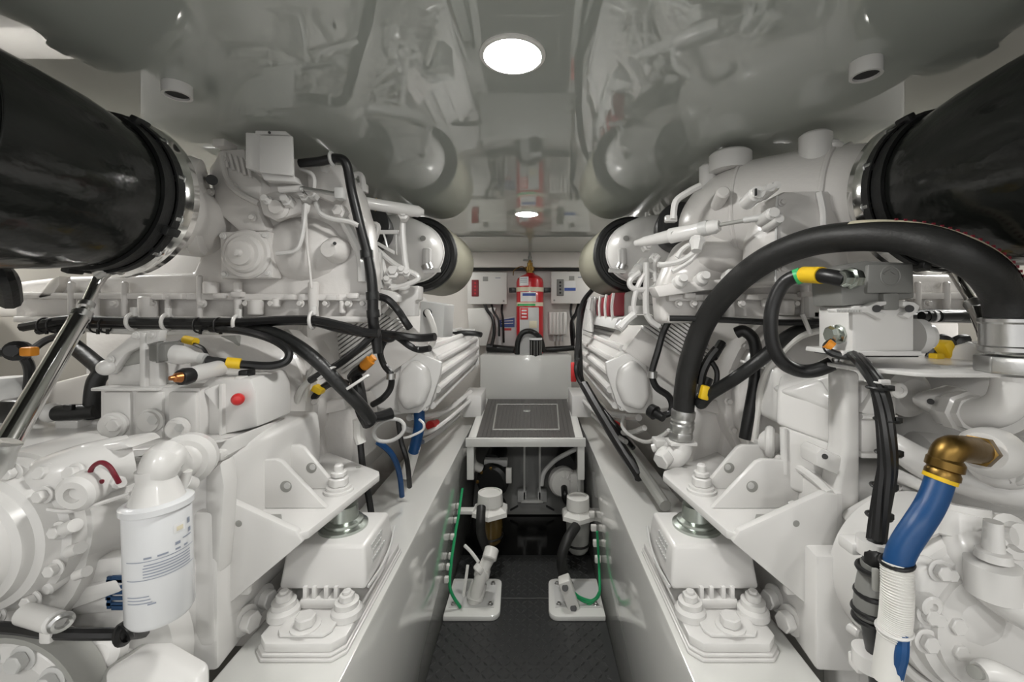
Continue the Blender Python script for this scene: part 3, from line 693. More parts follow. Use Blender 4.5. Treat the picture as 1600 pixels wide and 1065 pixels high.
# housing reliefs
pp('shoulder', B().pxprism([(340,232),(382,230),(384,262),(410,285),(404,330),(420,362),(372,362),(336,330),(325,268)], 1.045, .06, .012), c)
pp('shoulder_rib', B().tube(pl([(348,238),(352,275),(372,300),(405,318)],1.04), .008, 8), c)
pp('shoulder_boss', B().box(P(352,228,1.05), (.03,.05,.02), .004), c)
pp('outlet_flange', B().lathe(P(318,325,1.0), (-.9,-.5,0), [(0,.11),(.02,.115),(.03,.10)], 40), c)
pp('flange_recess', B().cyl(P(331,281,1.0), P(331,281,1.03), .012), M.dark)
pp('bulge', B().sphere(P(497,395,1.16), 1, (.135,.13,.105)), c)
pp('bulge_rib', B().tube(pl([(478,330),(480,380),(484,420),(487,450)],1.028), .003, 8), c)
pp('bulge_boss', B().lathe(P(520,390,1.05), (0,-1,-.1), [(-.02,.035),(.02,.022),(.026,.018)], 20), c)
pp('bulge_hole', B().cyl(P(523,380,1.02), P(523,380,1.03), .004), M.dark)
pp('corner_fillet', B().tube(pl([(535,340),(552,370),(565,400),(568,440)],1.06), .014, 10), w)
pp('housing_block', B().pxprism([(476,250),(535,256),(538,300),(520,318),(480,300)], 1.05, .06, .010), c)
pp('lid_hook', B().pxprism([(497,256),(516,256),(511,268),(502,268)], 1.04, .02, .002), w)
# linkage cluster
pp('linkage_boss', B().lathe(P(440,327,1.04), (0,-1,0), [(0,.026),(.014,.026),(.018,.018),(.028,.016)], 24), c)
pp('linkage_arm', B().prism(pl([(402,305),(430,298),(470,310),(474,330),(430,345),(410,335)],1.03), (0,.02,0), .005), c)
pp('linkage_rod', B().cyl(P(472,294,.99), P(530,304,.99), .005), M.steel, 'bare steel rod')
pp('rod_end', B().cyl(P(437,296,.99), P(473,294,.99), .008), w)
pp('rod_end_block', B().box(P(532,303,.99), (.02,.025,.026), .003), M.lgrey)
for a, b_ in (((475,320),(468,385)), ((482,320),(473,340))): pp('thin_pipe', B().tube(pl([a,((a[0]+b_[0])/2+2,(a[1]+b_[1])/2),b_],1.02), .005, 8), w)
pp('thin_pipe', B().tube(pl([(494,316),(502,334),(520,342),(545,346),(560,352)],1.02), .006, 8), w)
pp('thin_pipe', B().tube(pl([(478,318),(474,360),(463,390),(432,396)],1.015), .005, 8), w)
pp('thin_pipe', B().tube(pl([(468,262),(485,270),(491,280),(490,300)],1.02), .005, 8), w)
for x, y, rr in ((455,318,.014),(425,318,.012),(482,312,.012),(493,308,.011)): pp('fitting', B().lathe(P(x,y,1.03), (0,-1,.2), [(0,rr),(.02,rr),(.022,rr*.7),(.034,rr*.7)], 6), w)
# actuator cylinder and struts toward the air filter
pp('actuator', B().lathe(P(553,314,1.15), P(645,329,1.22)-P(553,314,1.15), [(0,.012),(.006,.0165),(.172,.0165),(.18,.013),(.188,.009)], 24), w)
pp('actuator_mark', B().torus(P(587,319.5,1.178), P(645,329,1.22)-P(553,314,1.15), .0167, .0012, 24, 6), M.yellow, 'yellow mark')
pp('breather_pipe', B().tube(pl([(552,276),(557,272),(564,274),(567,284),(568,300)],1.16), .008, 10), w)
pp('breather_block', B().box(P(566,294,1.17), (.025,.03,.024), .003), w)
b = B()
for a_, b_ in (((582,362),(620,362)),((620,362),(617,394)),((617,394),(584,378)),((584,378),(582,362)),((600,362),(603,388))): b.prism([P(a_[0]-2,a_[1]-3,1.25),P(b_[0]+2,b_[1]-3,1.25),P(b_[0]+2,b_[1]+3,1.25),P(a_[0]-2,a_[1]+3,1.25)], (0,.012,0), .001)
pp('pierced_bracket', b, w)
for pts, rr in (([(630,335),(629,360),(632,400),(637,432)],.009), ([(575,378),(595,395),(620,415),(648,428),(652,437),(630,446),(612,450)],.008), ([(596,405),(603,430),(610,450)],.008), ([(566,350),(590,352),(586,375)],.008), ([(568,318),(570,352)],.010), ([(640,440),(632,450),(600,442)],.007), ([(540,352),(562,372),(575,388)],.007)):
    pp('fuel_pipe', B().tube(pl(pts,1.24), rr, 8), w)
for x, y, rr in ((631,340,.016),(615,428,.02),(628,425,.014),(636,430,.012),(606,440,.014)): pp('pipe_fitting', B().lathe(P(x,y,1.23), (.2,-1,.3), [(0,rr),(.02,rr),(.023,rr*.6),(.03,rr*.6)], 6), w)
pp('upright_bar', B().pxprism([(581,392),(592,392),(595,450),(583,450)], 1.2, .03, .003), w)
pp('bracket_block', B().pxprism([(622,448),(654,446),(654,468),(648,470),(648,494),(628,494),(622,470)], 1.3, .06, .004), w)
pp('bracket_lip', B().pxprism([(588,450),(612,455),(622,462),(622,472),(592,466)], 1.22, .04, .003), w)
for k in range(3): pp('sensor_plug', B().cyl(P(598+k*7,488+k*4,1.38), P(606+k*7,478+k*4,1.38), .012), M.mgrey if k == 1 else w)
pp('rear_flange_tab', B().pxprism([(398,497),(470,500),(466,516),(440,514),(420,520)], 1.10, .02, .004), c)
# wall junction box on the engine
r = thing('sensor_box', P(680,528,1.5), 'pale grey sensor box with a white hose plugged into it, beside the left air filter', 'box')
part('case', B().prism([P(657,470,1.48),P(695,476,1.48),P(692,527,1.48),P(655,525,1.48)], (.025,.05,0), .003), M.lgrey, r)
part('grommet', B().torus(P(668,489,1.475), (0,1,0), .012, .004), M.cable, r, 'black grommet')
part('hose', B().tube([P(668,489,1.485), P(668,488,1.45), P(675,504,1.43), P(679,520,1.43), P(676,535,1.45), P(671,544,1.47)], .0105, 10), M.wplast, r, 'white hose')
# ---------------------------------------------------------------- hoses and harness on the left
hs = [[(35,511),(70,505),(110,499),(200,502),(300,503),(380,503),(440,500),(490,500),(530,508),(570,519),(592,520)],
      [(60,517),(110,508),(200,507),(300,509),(370,510),(430,503),(486,503),(530,514),(575,522)],
      [(95,524),(130,514),(230,512),(310,513),(360,514),(400,516)]]
for k, pts in enumerate(hs):
    solo('harness_cable', B().tube([P(x,y,1.0+.01*k) for x, y in pts], (.0105,.009,.006)[k], 8), M.cable, ('topmost and thickest','middle','lowest')[k]+' black cable of the bundle running level across the left engine', 'cable', 'level cable bundle on the left engine')
for x, y in ((207,502),(261,503),(371,505),(488,500)):
    solo('cable_clamp', B().torus(P(x,y,1.0), (1,.1,0), .019, .004, 20, 6).box(P(x+2,y-15,1.0), (.012,.008,.022), .002), w, 'white P-clamp on the level cable bundle at the left engine', 'clamp', 'clamps on the level cable bundle')
for i, x in enumerate((70,85,150,165,310,342)):
    solo('cable_tie', B().torus(P(x,508,1.0), (1,0,0), .017, .0022, 16, 6).box(P(x+3,518,.99), (.005,.004,.012)), M.cable, 'black cable tie around the level cable bundle on the left engine', 'cable tie', 'ties on the level cable bundle')
solo('conduit', B().tube([P(120,512,1.02),P(200,517,1.02),P(320,518,1.02),P(400,516,1.03),P(440,532,1.05),P(480,552,1.08),P(493,580,1.1),P(470,610,1.1),P(462,640,1.12),P(466,672,1.14)], .0085, 10), M.wplast, 'white corrugated conduit below the cable bundle, bending down behind the gearbox', 'conduit')
solo('conduit', B().tube([P(497,560,1.12),P(480,600,1.12),P(474,640,1.13),P(480,672,1.14)], .0085, 10), M.wplast, 'shorter white conduit hanging beside the longer one behind the left gearbox', 'conduit')
r = solo('riser_harness', B().tube([P(468,255,1.0),P(500,252,1.0),P(525,247,1.0),P(541,256,1.0),P(550,300,1.02),P(562,350,1.03),P(575,400,1.04),P(582,450,1.04),P(583,500,1.04),P(588,530,1.05),P(590,552,1.05)], [.010,.011,.011,.011,.0115,.012,.0125,.013,.0135,.014,.010], 12), M.cable, 'thick black harness dropping from the ceiling side of the left engine to its lower cables', 'hose')
solo('cable_clamp', B().torus(P(519,248,1.0), (1,0,.1), .014, .004, 20, 6), M.lgrey, 'pale clamp on the top bend of the thick riser harness', 'clamp')
for i, (x, y) in enumerate(((573,397),(582,462),(583,490))):
    solo('tape_wrap', B().cyl(P(x-.4,y-6,1.04), P(x+.6,y+6,1.04), .0155), M.rubber, ('upper','middle','lowest')[i]+' black tape wrap on the riser harness', 'tape', 'tape wraps on the riser harness')
cabs = [([(586,462),(606,468),(622,485),(632,500),(640,512)],1.1,.010,'black cable arching from the riser harness to the finned bank of the left engine'),
 ([(590,520),(620,524),(655,528),(680,526)],1.15,.011,'upper black cable leaving the cable crossing toward the sensor box'),
 ([(592,524),(608,530),(620,526),(640,540),(655,546),(672,544)],1.15,.009,'wavy black cable below the one toward the sensor box'),
 ([(582,524),(560,545),(530,568),(505,582),(485,594)],1.03,.009,'black cable running down to the left from the cable crossing'),
 ([(600,533),(594,550),(600,570),(611,585),(610,606),(598,622),(582,632)],1.2,.009,'black cable with a metal collar snaking down over the cooler cover of the left engine'),
 ([(700,522),(720,520),(742,521),(752,523)],2.2,.014,'black cable bundle running from the sensor box to the bulkhead')]
for pts, Y, rr, lab in cabs: solo('engine_cable', B().tube([P(x,y,Y-.01*(i % 2)) for i, (x, y) in enumerate(pts)], rr, 8), M.cable, lab, 'cable')
solo('collar', B().cyl(P(611,583,1.19), P(611,592,1.19), .013), M.steel, 'metal collar on the snaking cable over the left cooler cover', 'collar')
solo('coolant_hose', B().tube([P(390,514,1.02),P(425,520,1.0),P(465,540,.99),P(500,568,.99),P(530,600,1.0),P(560,630,1.02),P(580,656,1.05)], .0155, 12), M.rubber, 'thick black hose running diagonally down from the cable bundle past the left finned bank', 'hose')
solo('loop_cable', B().tube([P(330,513,1.0),P(380,517,.98),P(425,530,.96),P(450,548,.95),P(447,564,.94),P(425,571,.93),P(390,570,.92),P(350,566,.90),P(322,562,.885)], .0088, 10), M.cable, 'black cable looping back from the bundle into the grey and white plug', 'cable')
solo('yellow_marker', B().cyl(P(354,566,.90), P(376,568,.91), .0115), M.yellow, 'yellow marker sleeve on the cable looping into the plug', 'marker')
solo('thin_cable', B().tube([P(325,558,.90),P(318,545,.91),P(305,538,.93),P(285,532,.95),P(276,540,.95)], .004, 6), M.cable, 'thin black wire with a small yellow tag above the white plug', 'wire')
solo('yellow_marker', B().cyl(P(289,530,.94), P(306,534,.935), .009), M.yellow, 'small yellow tag on the thin wire above the white plug', 'marker')
solo('clamp_strap', B().prism(pl([(494,592),(498,594),(520,575),(516,573)],.985), (0,.02,0), .001), w, 'white strap around the diagonal black hose', 'clamp')
solo('clamp_strap', B().prism(pl([(540,606),(542,610),(575,588),(572,585)],.985), (0,.015,0), .001), w, 'thin white strap further down the diagonal black hose', 'clamp')
solo('orange_connector', B().lathe(P(566,574,1.12), P(584,558,1.12)-P(566,574,1.12), [(0,.010),(.006,.014),(.03,.014),(.032,.010),(.042,.010)], 12), M.orange, 'orange connector standing on the black plug below the cable crossing', 'connector')
solo('plug', B().tube([P(550,590,1.14),P(556,582,1.13),P(566,575,1.12)], .014, 10), M.cable, 'black plug under the orange connector', 'plug')
solo('plug_cluster', B().tube([P(556,590,1.14),P(560,610,1.12),P(566,640,1.12),P(577,662,1.14)], .018, 10), M.cable, 'black sleeve hanging beside the diagonal hose below the orange connector', 'hose')
solo('yellow_plug', B().box(P(498,608,1.14), (.028,.03,.018), .004, Matrix.Rotation(.5,3,'Y')), M.yellow, 'yellow plug on a black cable behind the left gearbox', 'connector')
solo('engine_cable', B().tube([P(490,622,1.15),P(505,605,1.15),P(525,596,1.16),P(545,600,1.17)], .010, 8), M.cable, 'black cable beneath the yellow plug', 'cable')
solo('sensor', B().tube([P(580,652,1.14),P(596,650,1.16),P(612,645,1.18)], [.012,.014,.016], 10), M.cable, 'black sensor body at the foot of the left cooler cover', 'sensor')
pts = []
for k in range(16):
    a = 2*PI*k/16
    pts.append(P(608+24*math.cos(a), 672+17*math.sin(a)-5*math.cos(a), 1.2))
solo('coiled_tube', B().tube(pts, .0055, 8, 2, False, True), M.lgrey, 'coil of clear grey tube hanging under the left cooler', 'tube')
solo('cable_tie', B().tube([P(655,655,1.35),P(662,662,1.34),P(660,672,1.34),P(640,682,1.33),P(630,684,1.33)], .004, 6), w, 'white tie strip at the blue hose under the left cooler', 'cable tie')
r = thing('sleeved_hose', P(638,735,1.5), 'blue hose in a white sleeve going down behind the left bearer', 'hose')
part('hose', B().tube([P(655,640,1.45),P(655,665,1.45),P(650,690,1.47),P(646,705,1.48)], .019, 12), M.blue, r, 'blue hose')
part('sleeve', B().tube([P(648,698,1.48),P(643,715,1.5),P(634,745,1.5)], .021, 12), M.wplast, r, 'white sleeve')
solo('blue_hose', B().tube([P(590,690,1.3),P(608,704,1.32),P(619,722,1.35),P(625,745,1.38),P(628,775,1.4)], .009, 8), M.blue, 'thin blue hose curving down by the left oil pan', 'hose')
r = thing('sleeved_cable', P(563,790,1.15), 'black cable in a white sleeve hanging behind the left bracket', 'cable')
part('sleeve', B().tube([P(560,655,1.15),P(561,680,1.15),P(564,692,1.15)], .014, 10), M.wplast, r, 'white sleeve')
part('cable', B().tube([P(563,690,1.15),P(567,730,1.15),P(575,770,1.16),P(580,800,1.17)], .009, 8), M.cable, r, 'black cable')
solo('drain_cock', B().lathe(P(672,665,1.7), P(690,655,1.8)-P(672,665,1.7), [(0,.02),(.02,.02),(.022,.012),(.06,.012)], 12), M.redp, 'small red drain cock under the left cooler', 'valve')
solo('low_hose', B().tube([P(622,655,1.3),P(627,690,1.3),P(636,720,1.3),P(640,760,1.35)], .008, 8), M.cable, 'thin black hose behind the sleeved blue hose', 'hose')

# ================================================================ left gearbox
g = GB[-1]
def gp(nm, b, mat=None, lab=None): return part(nm, b, mat or w, g, lab)
gp('housing', B().pxprism([(-260,712),(150,712),(338,716),(344,760),(344,985),(330,1008),(300,1016),(240,1120),(-260,1120)], .745, .36, .012, None, 3))
gp('top_rail', B().prism([P(205,702,.73),P(345,690,.75),P(446,651,1.04),P(446,664,1.04),P(346,716,.74),P(205,716,.73)], (0,.02,0), .004))
gp('top_ledge', B().hexa([P(150,722,.74),P(346,722,.74),P(452,668,1.06),P(300,668,1.06), P(150,706,.74),P(346,706,.74),P(452,655,1.06),P(300,655,1.06)], .006))
gp('corner_post', B().pxprism([(318,745),(344,720),(350,760),(346,830),(340,900),(326,905),(318,830)], .735, .04, .008))
for x, y, rr in ((440,668,.016),(404,660,.014),(428,645,.010)): gp('lug', B().lathe(P(x,y,1.04), (0,-1,.2), [(0,rr),(.02,rr),(.024,rr*.6),(.03,rr*.6)], 14))
gp('bottom_web', B().pxprism([(300,800),(330,800),(336,1010),(312,1014),(300,990)], .732, .03, .008))
# round end cover of the gearbox at the left edge
cc = P(-14,842,.62)
gp('end_cover', B().lathe(cc, (0,-1,0), [(-.13,.118),(-.03,.118),(-.028,.112),(-.006,.112),(0,.104),(.016,.098),(.02,.088),(.032,.084),(.036,.074),(.052,.066),(.06,.03),(.062,0)], 56))
for k in range(12):
    a = 2*PI*k/12+.15
    bolt(cc+V(math.cos(a)*.108, -.004, math.sin(a)*.108), (0,-1,0), .009, .010, g)
gp('cover_neck', B().lathe(P(60,846,.70), P(150,812,.80)-P(60,846,.70), [(-.06,.13),(.02,.128),(.08,.11)], 40))
for a_, b_, rr in (((52,850),(172,790),.013), ((60,885),(168,850),.012), ((70,922),(160,860),.010)):
    gp('cover_rib', B().cyl(P(*a_,.62), P(*b_,.70), rr, rr*.8, bev=.003))
    gp('rib_end', B().cyl(P(a_[0]+50,a_[1]-24,.605), P(a_[0]+66,a_[1]-30,.60), rr*.7))
# upper pod with a ringed plug
gp('pod', B().tube([P(40,778,.66),P(85,752,.655),P(140,735,.665),P(205,716,.70)], [.034,.042,.044,.040], 24, 4))
gp('pod_flange', B().prism(pl([(60,718),(100,704),(190,690),(205,700),(110,720),(66,736)],.66), (0,.06,0), .006))
pc = P(118,771,.605)
gp('pod_plug', B().lathe(pc, (.15,-1,-.1), [(-.03,.026),(0,.026),(.003,.023),(.006,.020),(.006,.011),(-.002,.010),(-.002,0)], 32))
gp('pod_seam', B().tube(pl([(50,790),(110,798),(190,775),(204,770)],.615), .003, 6))
for x, y in ((72,738),(118,738)): bolt(P(x,y,.625), (0,-1,.3), .010, .010, g)
gp('hanger_pin', B().cyl(P(38,958,.60), P(88,972,.58), .014, bev=.003))
gp('hanger_tab', B().box(P(76,985,.58), (.016,.012,.03), .003))
gp('hanger_washer', B().torus(P(96,972,.575), (1,-.6,-.2), .010, .004, 20, 6), M.steel, 'bare steel washer')
gp('base_flange', B().prism(pl([(-60,925),(60,935),(180,905),(190,925),(80,965),(-60,970)],.66), (0,.08,0), .006))
gp('belly', B().lathe(P(150,1010,.72), (0,-1,0), [(-.02,.16),(.02,.15),(.04,.12),(.05,0)], 40))
gp('foot_cap', B().lathe(P(165,1015,.655), (.3,-1,.3), [(0,.030),(.015,.026),(.022,.016)], 20))
gp('inspection_cover', B().prism([P(160,1052,.62),P(205,1026,.62),P(245,1024,.62),P(306,1060,.60),P(306,1110,.58),P(160,1110,.58)], (0,.03,0), .008, 3))
gp('cover_gasket', B().prism([P(155,1052,.632),P(203,1021,.632),P(247,1019,.632),P(312,1058,.612),P(312,1110,.6),P(155,1110,.6)], (0,.02,0), .003), M.mgrey, 'grey gasket edge')
cc2 = P(15,1110,.60)
gp('coupling_flange', B().lathe(cc2, (0,-1,0), [(-.03,.098),(.0,.098),(.004,.094),(.004,.072),(.03,.066),(.034,.0)], 48), w)
gp('coupling_rim', B().lathe(cc2, (0,-1,0), [(-.035,.094),(-.035,.108),(.006,.108),(.006,.100),(-.005,.099)], 48, False), M.mgrey, 'dark grey rim')
for k in range(10):
    a = 2*PI*k/10
    bolt(cc2+V(math.cos(a)*.083,-.004,math.sin(a)*.083), (0,-1,0), .013, .013, g, M.lgrey)
for x, y in ((130,1000),(118,1030),(215,1010)): gp('casting_rib', B().cyl(P(x-20,y+14,.68), P(x+20,y-14,.70), .012, bev=.003))
gp('emblem_panel', B().prism(pl([(112,880),(192,868),(192,955),(112,962)],.668), (0,.03,0), .004))
em = B()
for k in range(5): em.box(P(180,907+k*9,.664), (.030-.004*abs(2-k)*.5,.003,.0048))
em.box(P(171,925,.664), (.006,.003,.05)); em.box(P(184,904,.664),(.018,.003,.010)); em.box(P(184,948,.664),(.018,.003,.008))
gp('emblem', em, M.navy, 'dark blue ribbed emblem')
gp('oil_pipe', B().tube([P(-30,800,.62),P(0,772,.63),P(30,742,.65),P(52,722,.68),P(90,707,.74),P(130,695,.80),P(160,686,.85)], .0145, 14))
gp('rear_case', B().pxprism([(60,668),(155,655),(158,700),(60,700)], .95, .15, .006))
gp('rear_case_lug', B().box(P(118,660,.94), (.05,.04,.02), .004))
gp('small_fitting', B().lathe(P(182,752,.64), P(194,756,.63)-P(182,752,.64), [(0,.009),(.008,.009),(.009,.006),(.018,.006)], 10))
solo('hook_wire', B().tube([P(186,754,.625),P(179,741,.62),P(170,728,.62),P(158,722,.62),P(146,728,.62),P(141,740,.62),P(146,752,.62),P(160,752,.62)], .0033, 8), M.maroon, 'dark red hooked wire on the left gearbox, above the oil filter', 'wire')
solo('low_cable', B().tube([P(-30,978,.60),P(30,982,.59),P(70,988,.585),P(120,990,.585),P(190,990,.60),P(225,988,.66)], .0075, 8), M.cable, 'black cable crossing low in front of the left gearbox, below the oil filter', 'cable')
solo('cable_knot', B().torus(P(192,990,.60), (1,.2,.3), .012, .0045, 16, 6).torus(P(197,986,.6), (.4,1,.3), .011, .004, 16, 6), M.cable, 'knotted black tie at the bottom of the oil filter', 'cable tie')

# ---------------------------------------------------------------- oil filter
fb, ft = P(252,962,.60), P(246,786,.60)
ax = (ft-fb).normalized(); L = (ft-fb).length; R = .0385
r = thing('oil_filter', fb, 'white spin-on oil filter canister with small blue print on the left gearbox', 'oil filter')
part('canister', B().lathe(fb, ax, [(0,.02),(0,R-.010),(.003,R-.004),(.010,R),(L-.006,R),(L,R-.002)], 56), M.canister, r, 'printed white can')
part('rim', B().lathe(fb, ax, [(L-.004,R),(L-.004,R+.003),(L+.004,R+.003),(L+.007,R-.003),(L+.007,R-.01)], 56, False), M.canister, r)
part('neck', B().lathe(fb, ax, [(L,R-.004),(L+.012,R-.008),(L+.030,R-.014),(L+.036,R-.016),(L+.05,R-.015)], 48), w, r)
part('head', B().tube([fb+ax*(L+.04), fb+ax*(L+.06)+V(.004,.01,0), P(270,730,.66), P(296,714,.70)], [.023,.025,.027,.029], 24, 5), w, r)
part('head_flange', B().lathe(P(286,722,.68), P(300,712,.72)-P(286,722,.68), [(0,.034),(.012,.042),(.03,.042)], 28), w, r)
part('head_lug', B().cyl(P(284,752,.64), P(300,758,.66), .012, bev=.002), w, r)
part('head_arm', B().cyl(P(292,735,.64), P(284,775,.64), .007), w, r)
xx, yy = perp(ax)
fwd = V(0,0,CZ)-fb; fwd = (fwd-ax*fwd.dot(ax)).normalized(); sd = ax.cross(fwd)   # sd points to photo right
if sd.x < 0: sd = -sd
def onc(a0, a1, t0, t1, mat, nm, lab=None, rr=R+.0006):
    t = B(); n = max(2, int(abs(a1-a0)/.09))
    for i in range(n):
        p, q = a0+(a1-a0)*i/n, a0+(a1-a0)*(i+1)/n
        t.bm.faces.new([t.bm.verts.new(fb+ax*tt+(fwd*math.cos(a)+sd*math.sin(a))*rr) for a, tt in ((p,t0),(q,t0),(q,t1),(p,t1))])
    bmesh.ops.remove_doubles(t.bm, verts=t.bm.verts[:], dist=1e-6)
    return part(nm, t, mat, r, lab)
T = lambda py: (976-py)/190*L     # height on the can
onc(-1.0, 1.2, T(860)-.0005, T(860)+.0005, M.print, 'printed_rule')
onc(-1.0, 1.2, T(889)-.0005, T(889)+.0005, M.print, 'printed_rule')
for k in range(5): onc(-.45 if k else -.42, 1.0, T(866+k*4.6)-.0007, T(866+k*4.6)+.0007, M.print, 'text_line')
for k, (a0, a1) in enumerate(((-.42,-.2),(-.05,.25),(.45,.62),(.75,.9))): onc(a0, a1, T(855)-.0012, T(855)+.0012, M.print, 'text_word')
for k in range(3): onc(-1.0, -.3+.04*k, T(915+k*5)-.0006, T(915+k*5)+.0006, M.print, 'text_line')
onc(-.35, -.12, T(928)-.001, T(928)+.001, M.print, 'text_word')
onc(.42, .80, T(822)-.006, T(822)+.006, M.label, 'logo_panel', None)
onc(.50, .72, T(822)-.0035, T(822)+.0025, M.cream, 'logo', 'faint orange logo', R+.0012)
onc(.92, 1.05, T(818)-.004, T(818)+.004, M.print, 'printed_icon'); onc(.95, 1.08, T(834)-.003, T(834)+.003, M.print, 'printed_icon')
onc(.45, .62, T(846)-.002, T(846)+.002, M.print, 'text_word'); onc(.70, 1.1, T(842)-.0008, T(842)+.0008, M.print, 'text_line')

# ---------------------------------------------------------------- valve block on the gearbox
r = thing('valve_block', P(270,690,.9), 'white hydraulic valve block with three round plugs and a red cap on the left gearbox', 'valve block')
part('body', B().pxprism([(157,609),(204,609),(206,606),(312,606),(312,691),(157,691)], .86, .14, .005), w, r)
for x in (181, 231, 284): part('face_pad', B().pxprism([(x-22,612),(x+22,612),(x+22,688),(x-22,688)], .853, .02, .005), w, r)
part('side_body', B().pxprism([(310,606),(322,592),(392,590),(400,612),(402,668),(345,680),(310,691)], .885, .13, .008), w, r)
part('side_rib', B().pxprism([(341,600),(347,600),(347,680),(341,681)], .875, .03, .002), w, r)
part('side_web', B().prism([P(316,610,.87),P(340,600,.88),P(340,640,.88)], (0,.02,0), .003), w, r)
part('top_flange', B().ab(P(141,611,.85), P(246,606,.85)+V(0,.13,0), .002), w, r)
for x, y, rr in ((180,663,.026),(238,656,.024),(280,668,.022)):
    b = part('plug', B().lathe(P(x,y,.85), (.12,-1,-.05), [(0,rr),(.006,rr),(.009,rr*.86),(.014,rr*.84),(.016,rr*.7)], 32), w, r)
    if x == 180: part('plug_hex', B().hexbolt(P(x+1,y,.837), (.12,-1,-.05), .013, .010, False), w, b)
    else: part('plug_socket', B().lathe(P(x+.5,y,.8335), (.12,-1,-.05), [(0,rr*.42),(.001,rr*.42),(.001,rr*.3),(-.0,.0)], 6), M.lgrey, b, 'hex socket with its shade put into the grey colour')  # light grey colour stands in for the shade inside the socket
part('red_cap', B().lathe(P(373,622,.876), (.5,-1,0), [(-.005,.008),(.006,.012),(.014,.012),(.02,.008),(.022,0)], 20), M.redp, r, 'bright red cap')
for x, y in ((335,612),(352,605),(378,597)): part('top_boss', B().cyl(P(x,y,.90), P(x,y-10,.90), .013, bev=.003), w, r)
# sensor housing and bracket on top
part('solenoid_box', B().pxprism([(168,566),(244,566),(250,606),(166,606)], .89, .09, .006), w, r)
part('solenoid_end', B().pxprism([(226,545),(248,560),(250,606),(224,604)], .875, .02, .005), w, r)
part('bracket_arm', B().pxprism([(158,574),(166,554),(212,518),(250,515),(248,534),(222,540),(196,552),(172,586),(160,586)], .868, .02, .004), w, r)
part('bracket_post', B().pxprism([(217,520),(227,520),(226,606),(217,604)], .865, .015, .003), w, r)
part('bracket_knob', B().sphere(P(166,574,.865), .016), w, r)
for x, y in ((238,523),(213,524),(173,562)): bolt(P(x,y,.866), (0,-1,0), .006, .005, r)
part('grey_housing', B().pxprism([(186,552),(230,536),(230,565),(180,575)], .885, .05, .004), M.mgrey, r, 'grey sensor housing')
part('pressure_sensor', B().cyl(P(297,586,.80), P(345,574,.90), .0155, .0165, bev=.002), w, r)
part('sensor_nut', B().lathe(P(298,586,.798), P(280,590,.775)-P(298,586,.798), [(0,.015),(.012,.0165),(.022,.014),(.024,.010)], 14), M.cable, r, 'black sensor nut')
part('sensor_tip', B().lathe(P(283,589,.775), P(272,590,.765)-P(283,589,.775), [(0,.010),(.010,.008),(.012,.005),(.018,.004)], 12), M.copper, r, 'copper sensor tip')
part('sensor_bar', B().cyl(P(345,575,.90), P(388,580,.93), .012, bev=.002), w, r)
part('bar_clip', B().box(P(386,582,.92), (.02,.03,.014), .003), M.cable, r, 'black clip')
r = thing('cable_plug', P(280,565,.87), 'grey and white cable plug lying on the valve block, holding the looping black cable', 'plug')
part('grey_end', B().pxprism([(231,537),(258,537),(258,565),(231,565)], .855, .05, .005), M.grey, r, 'grey end')
part('grey_seam', B().pxprism([(243,535),(246,535),(246,567),(243,567)], .852, .056, .001), M.grey, r)
part('white_hood', B().lathe(P(259,551,.878), P(320,560,.885)-P(259,551,.878), [(0,.019),(.03,.020),(.036,.019),(.055,.012),(.062,.011),(.078,.010)], 24), w, r, 'white hood')
part('gland', B().cyl(P(313,559,.884), P(321,560.5,.885), .0115), M.lgrey, r)
# ---------------------------------------------------------------- far left corner
r = thing('support_strut', P(10,705,.60), 'polished steel support strut leaning from the left gearbox up to the black duct', 'strut')
a_, b_, m_ = P(12,692,.60), P(150,445,.80), P(128,490,.762)
part('tube', B().cyl(a_, m_, .0155, .0135), M.chrome, r)
part('rod', B().cyl(m_, b_, .0075, .009), M.chrome, r)
d = (b_-m_).normalized()
part('lock_nut', B().hexbolt(m_-d*.012, d, .0165, .016, False), M.steel, r)
part('collar', B().cyl(m_+d*.014, m_+d*.024, .012), M.steel, r)
part('rod_end', B().lathe(b_, P(162,425,.815)-b_, [(0,.009),(.02,.010),(.03,.013),(.034,.006)], 14), M.chrome, r)
part('clevis_pin', B().cyl(P(152,428,.80), P(166,420,.80), .010), M.steel, r)
part('tip', B().cyl(P(165,428,.815), P(160,400,.81), .0055), M.chrome, r)
part('foot', B().tube([a_, P(8,705,.6), P(4,740,.61)], [.0155,.013,.010], 14), M.steel, r)
solo('side_box', B().pxprism([(-110,456),(56,456),(56,495),(-110,495)], 1.2, .15, .006), M.wallw, 'cream box at the far left behind the cable bundle', 'box')
r = thing('filter_housing', P(20,640,1.0), 'pale grey round-topped housing at the far left edge behind the steel strut', 'housing')
part('body', B().lathe(P(12,690,.98), (0,0,1), [(0,.05),(.10,.05),(.13,.046),(.15,.03),(.152,0)], 24), M.lgrey, r)
part('band', B().torus(P(12,625,.98), (0,0,1), .051, .005), M.mgrey, r, 'darker band')
solo('dark_pipe', B().tube([P(-20,552,.95),P(15,550,.95),P(35,556,.96),P(46,575,.97),P(45,610,.98),P(42,640,.99)], .010, 10), M.cable, 'black pipe bending down at the far left edge', 'hose')
solo('cap_connector', B().lathe(P(32,548,.95), (.6,-1,.1), [(0,.022),(.02,.022),(.024,.012),(.04,.012)], 18), M.cable, 'black round connector at the far left with an orange clip beside it', 'connector')
solo('orange_clip', B().box(P(46,549,.93), (.026,.02,.020), .004), M.orange, 'orange clip beside the black round connector at the far left', 'clip')
solo('link_cable', B().tube([P(52,545,.95),P(75,530,.97),P(110,520,.98),P(130,516,.99)], .008, 8), M.cable, 'black cable from the orange clip up to the level bundle', 'cable')
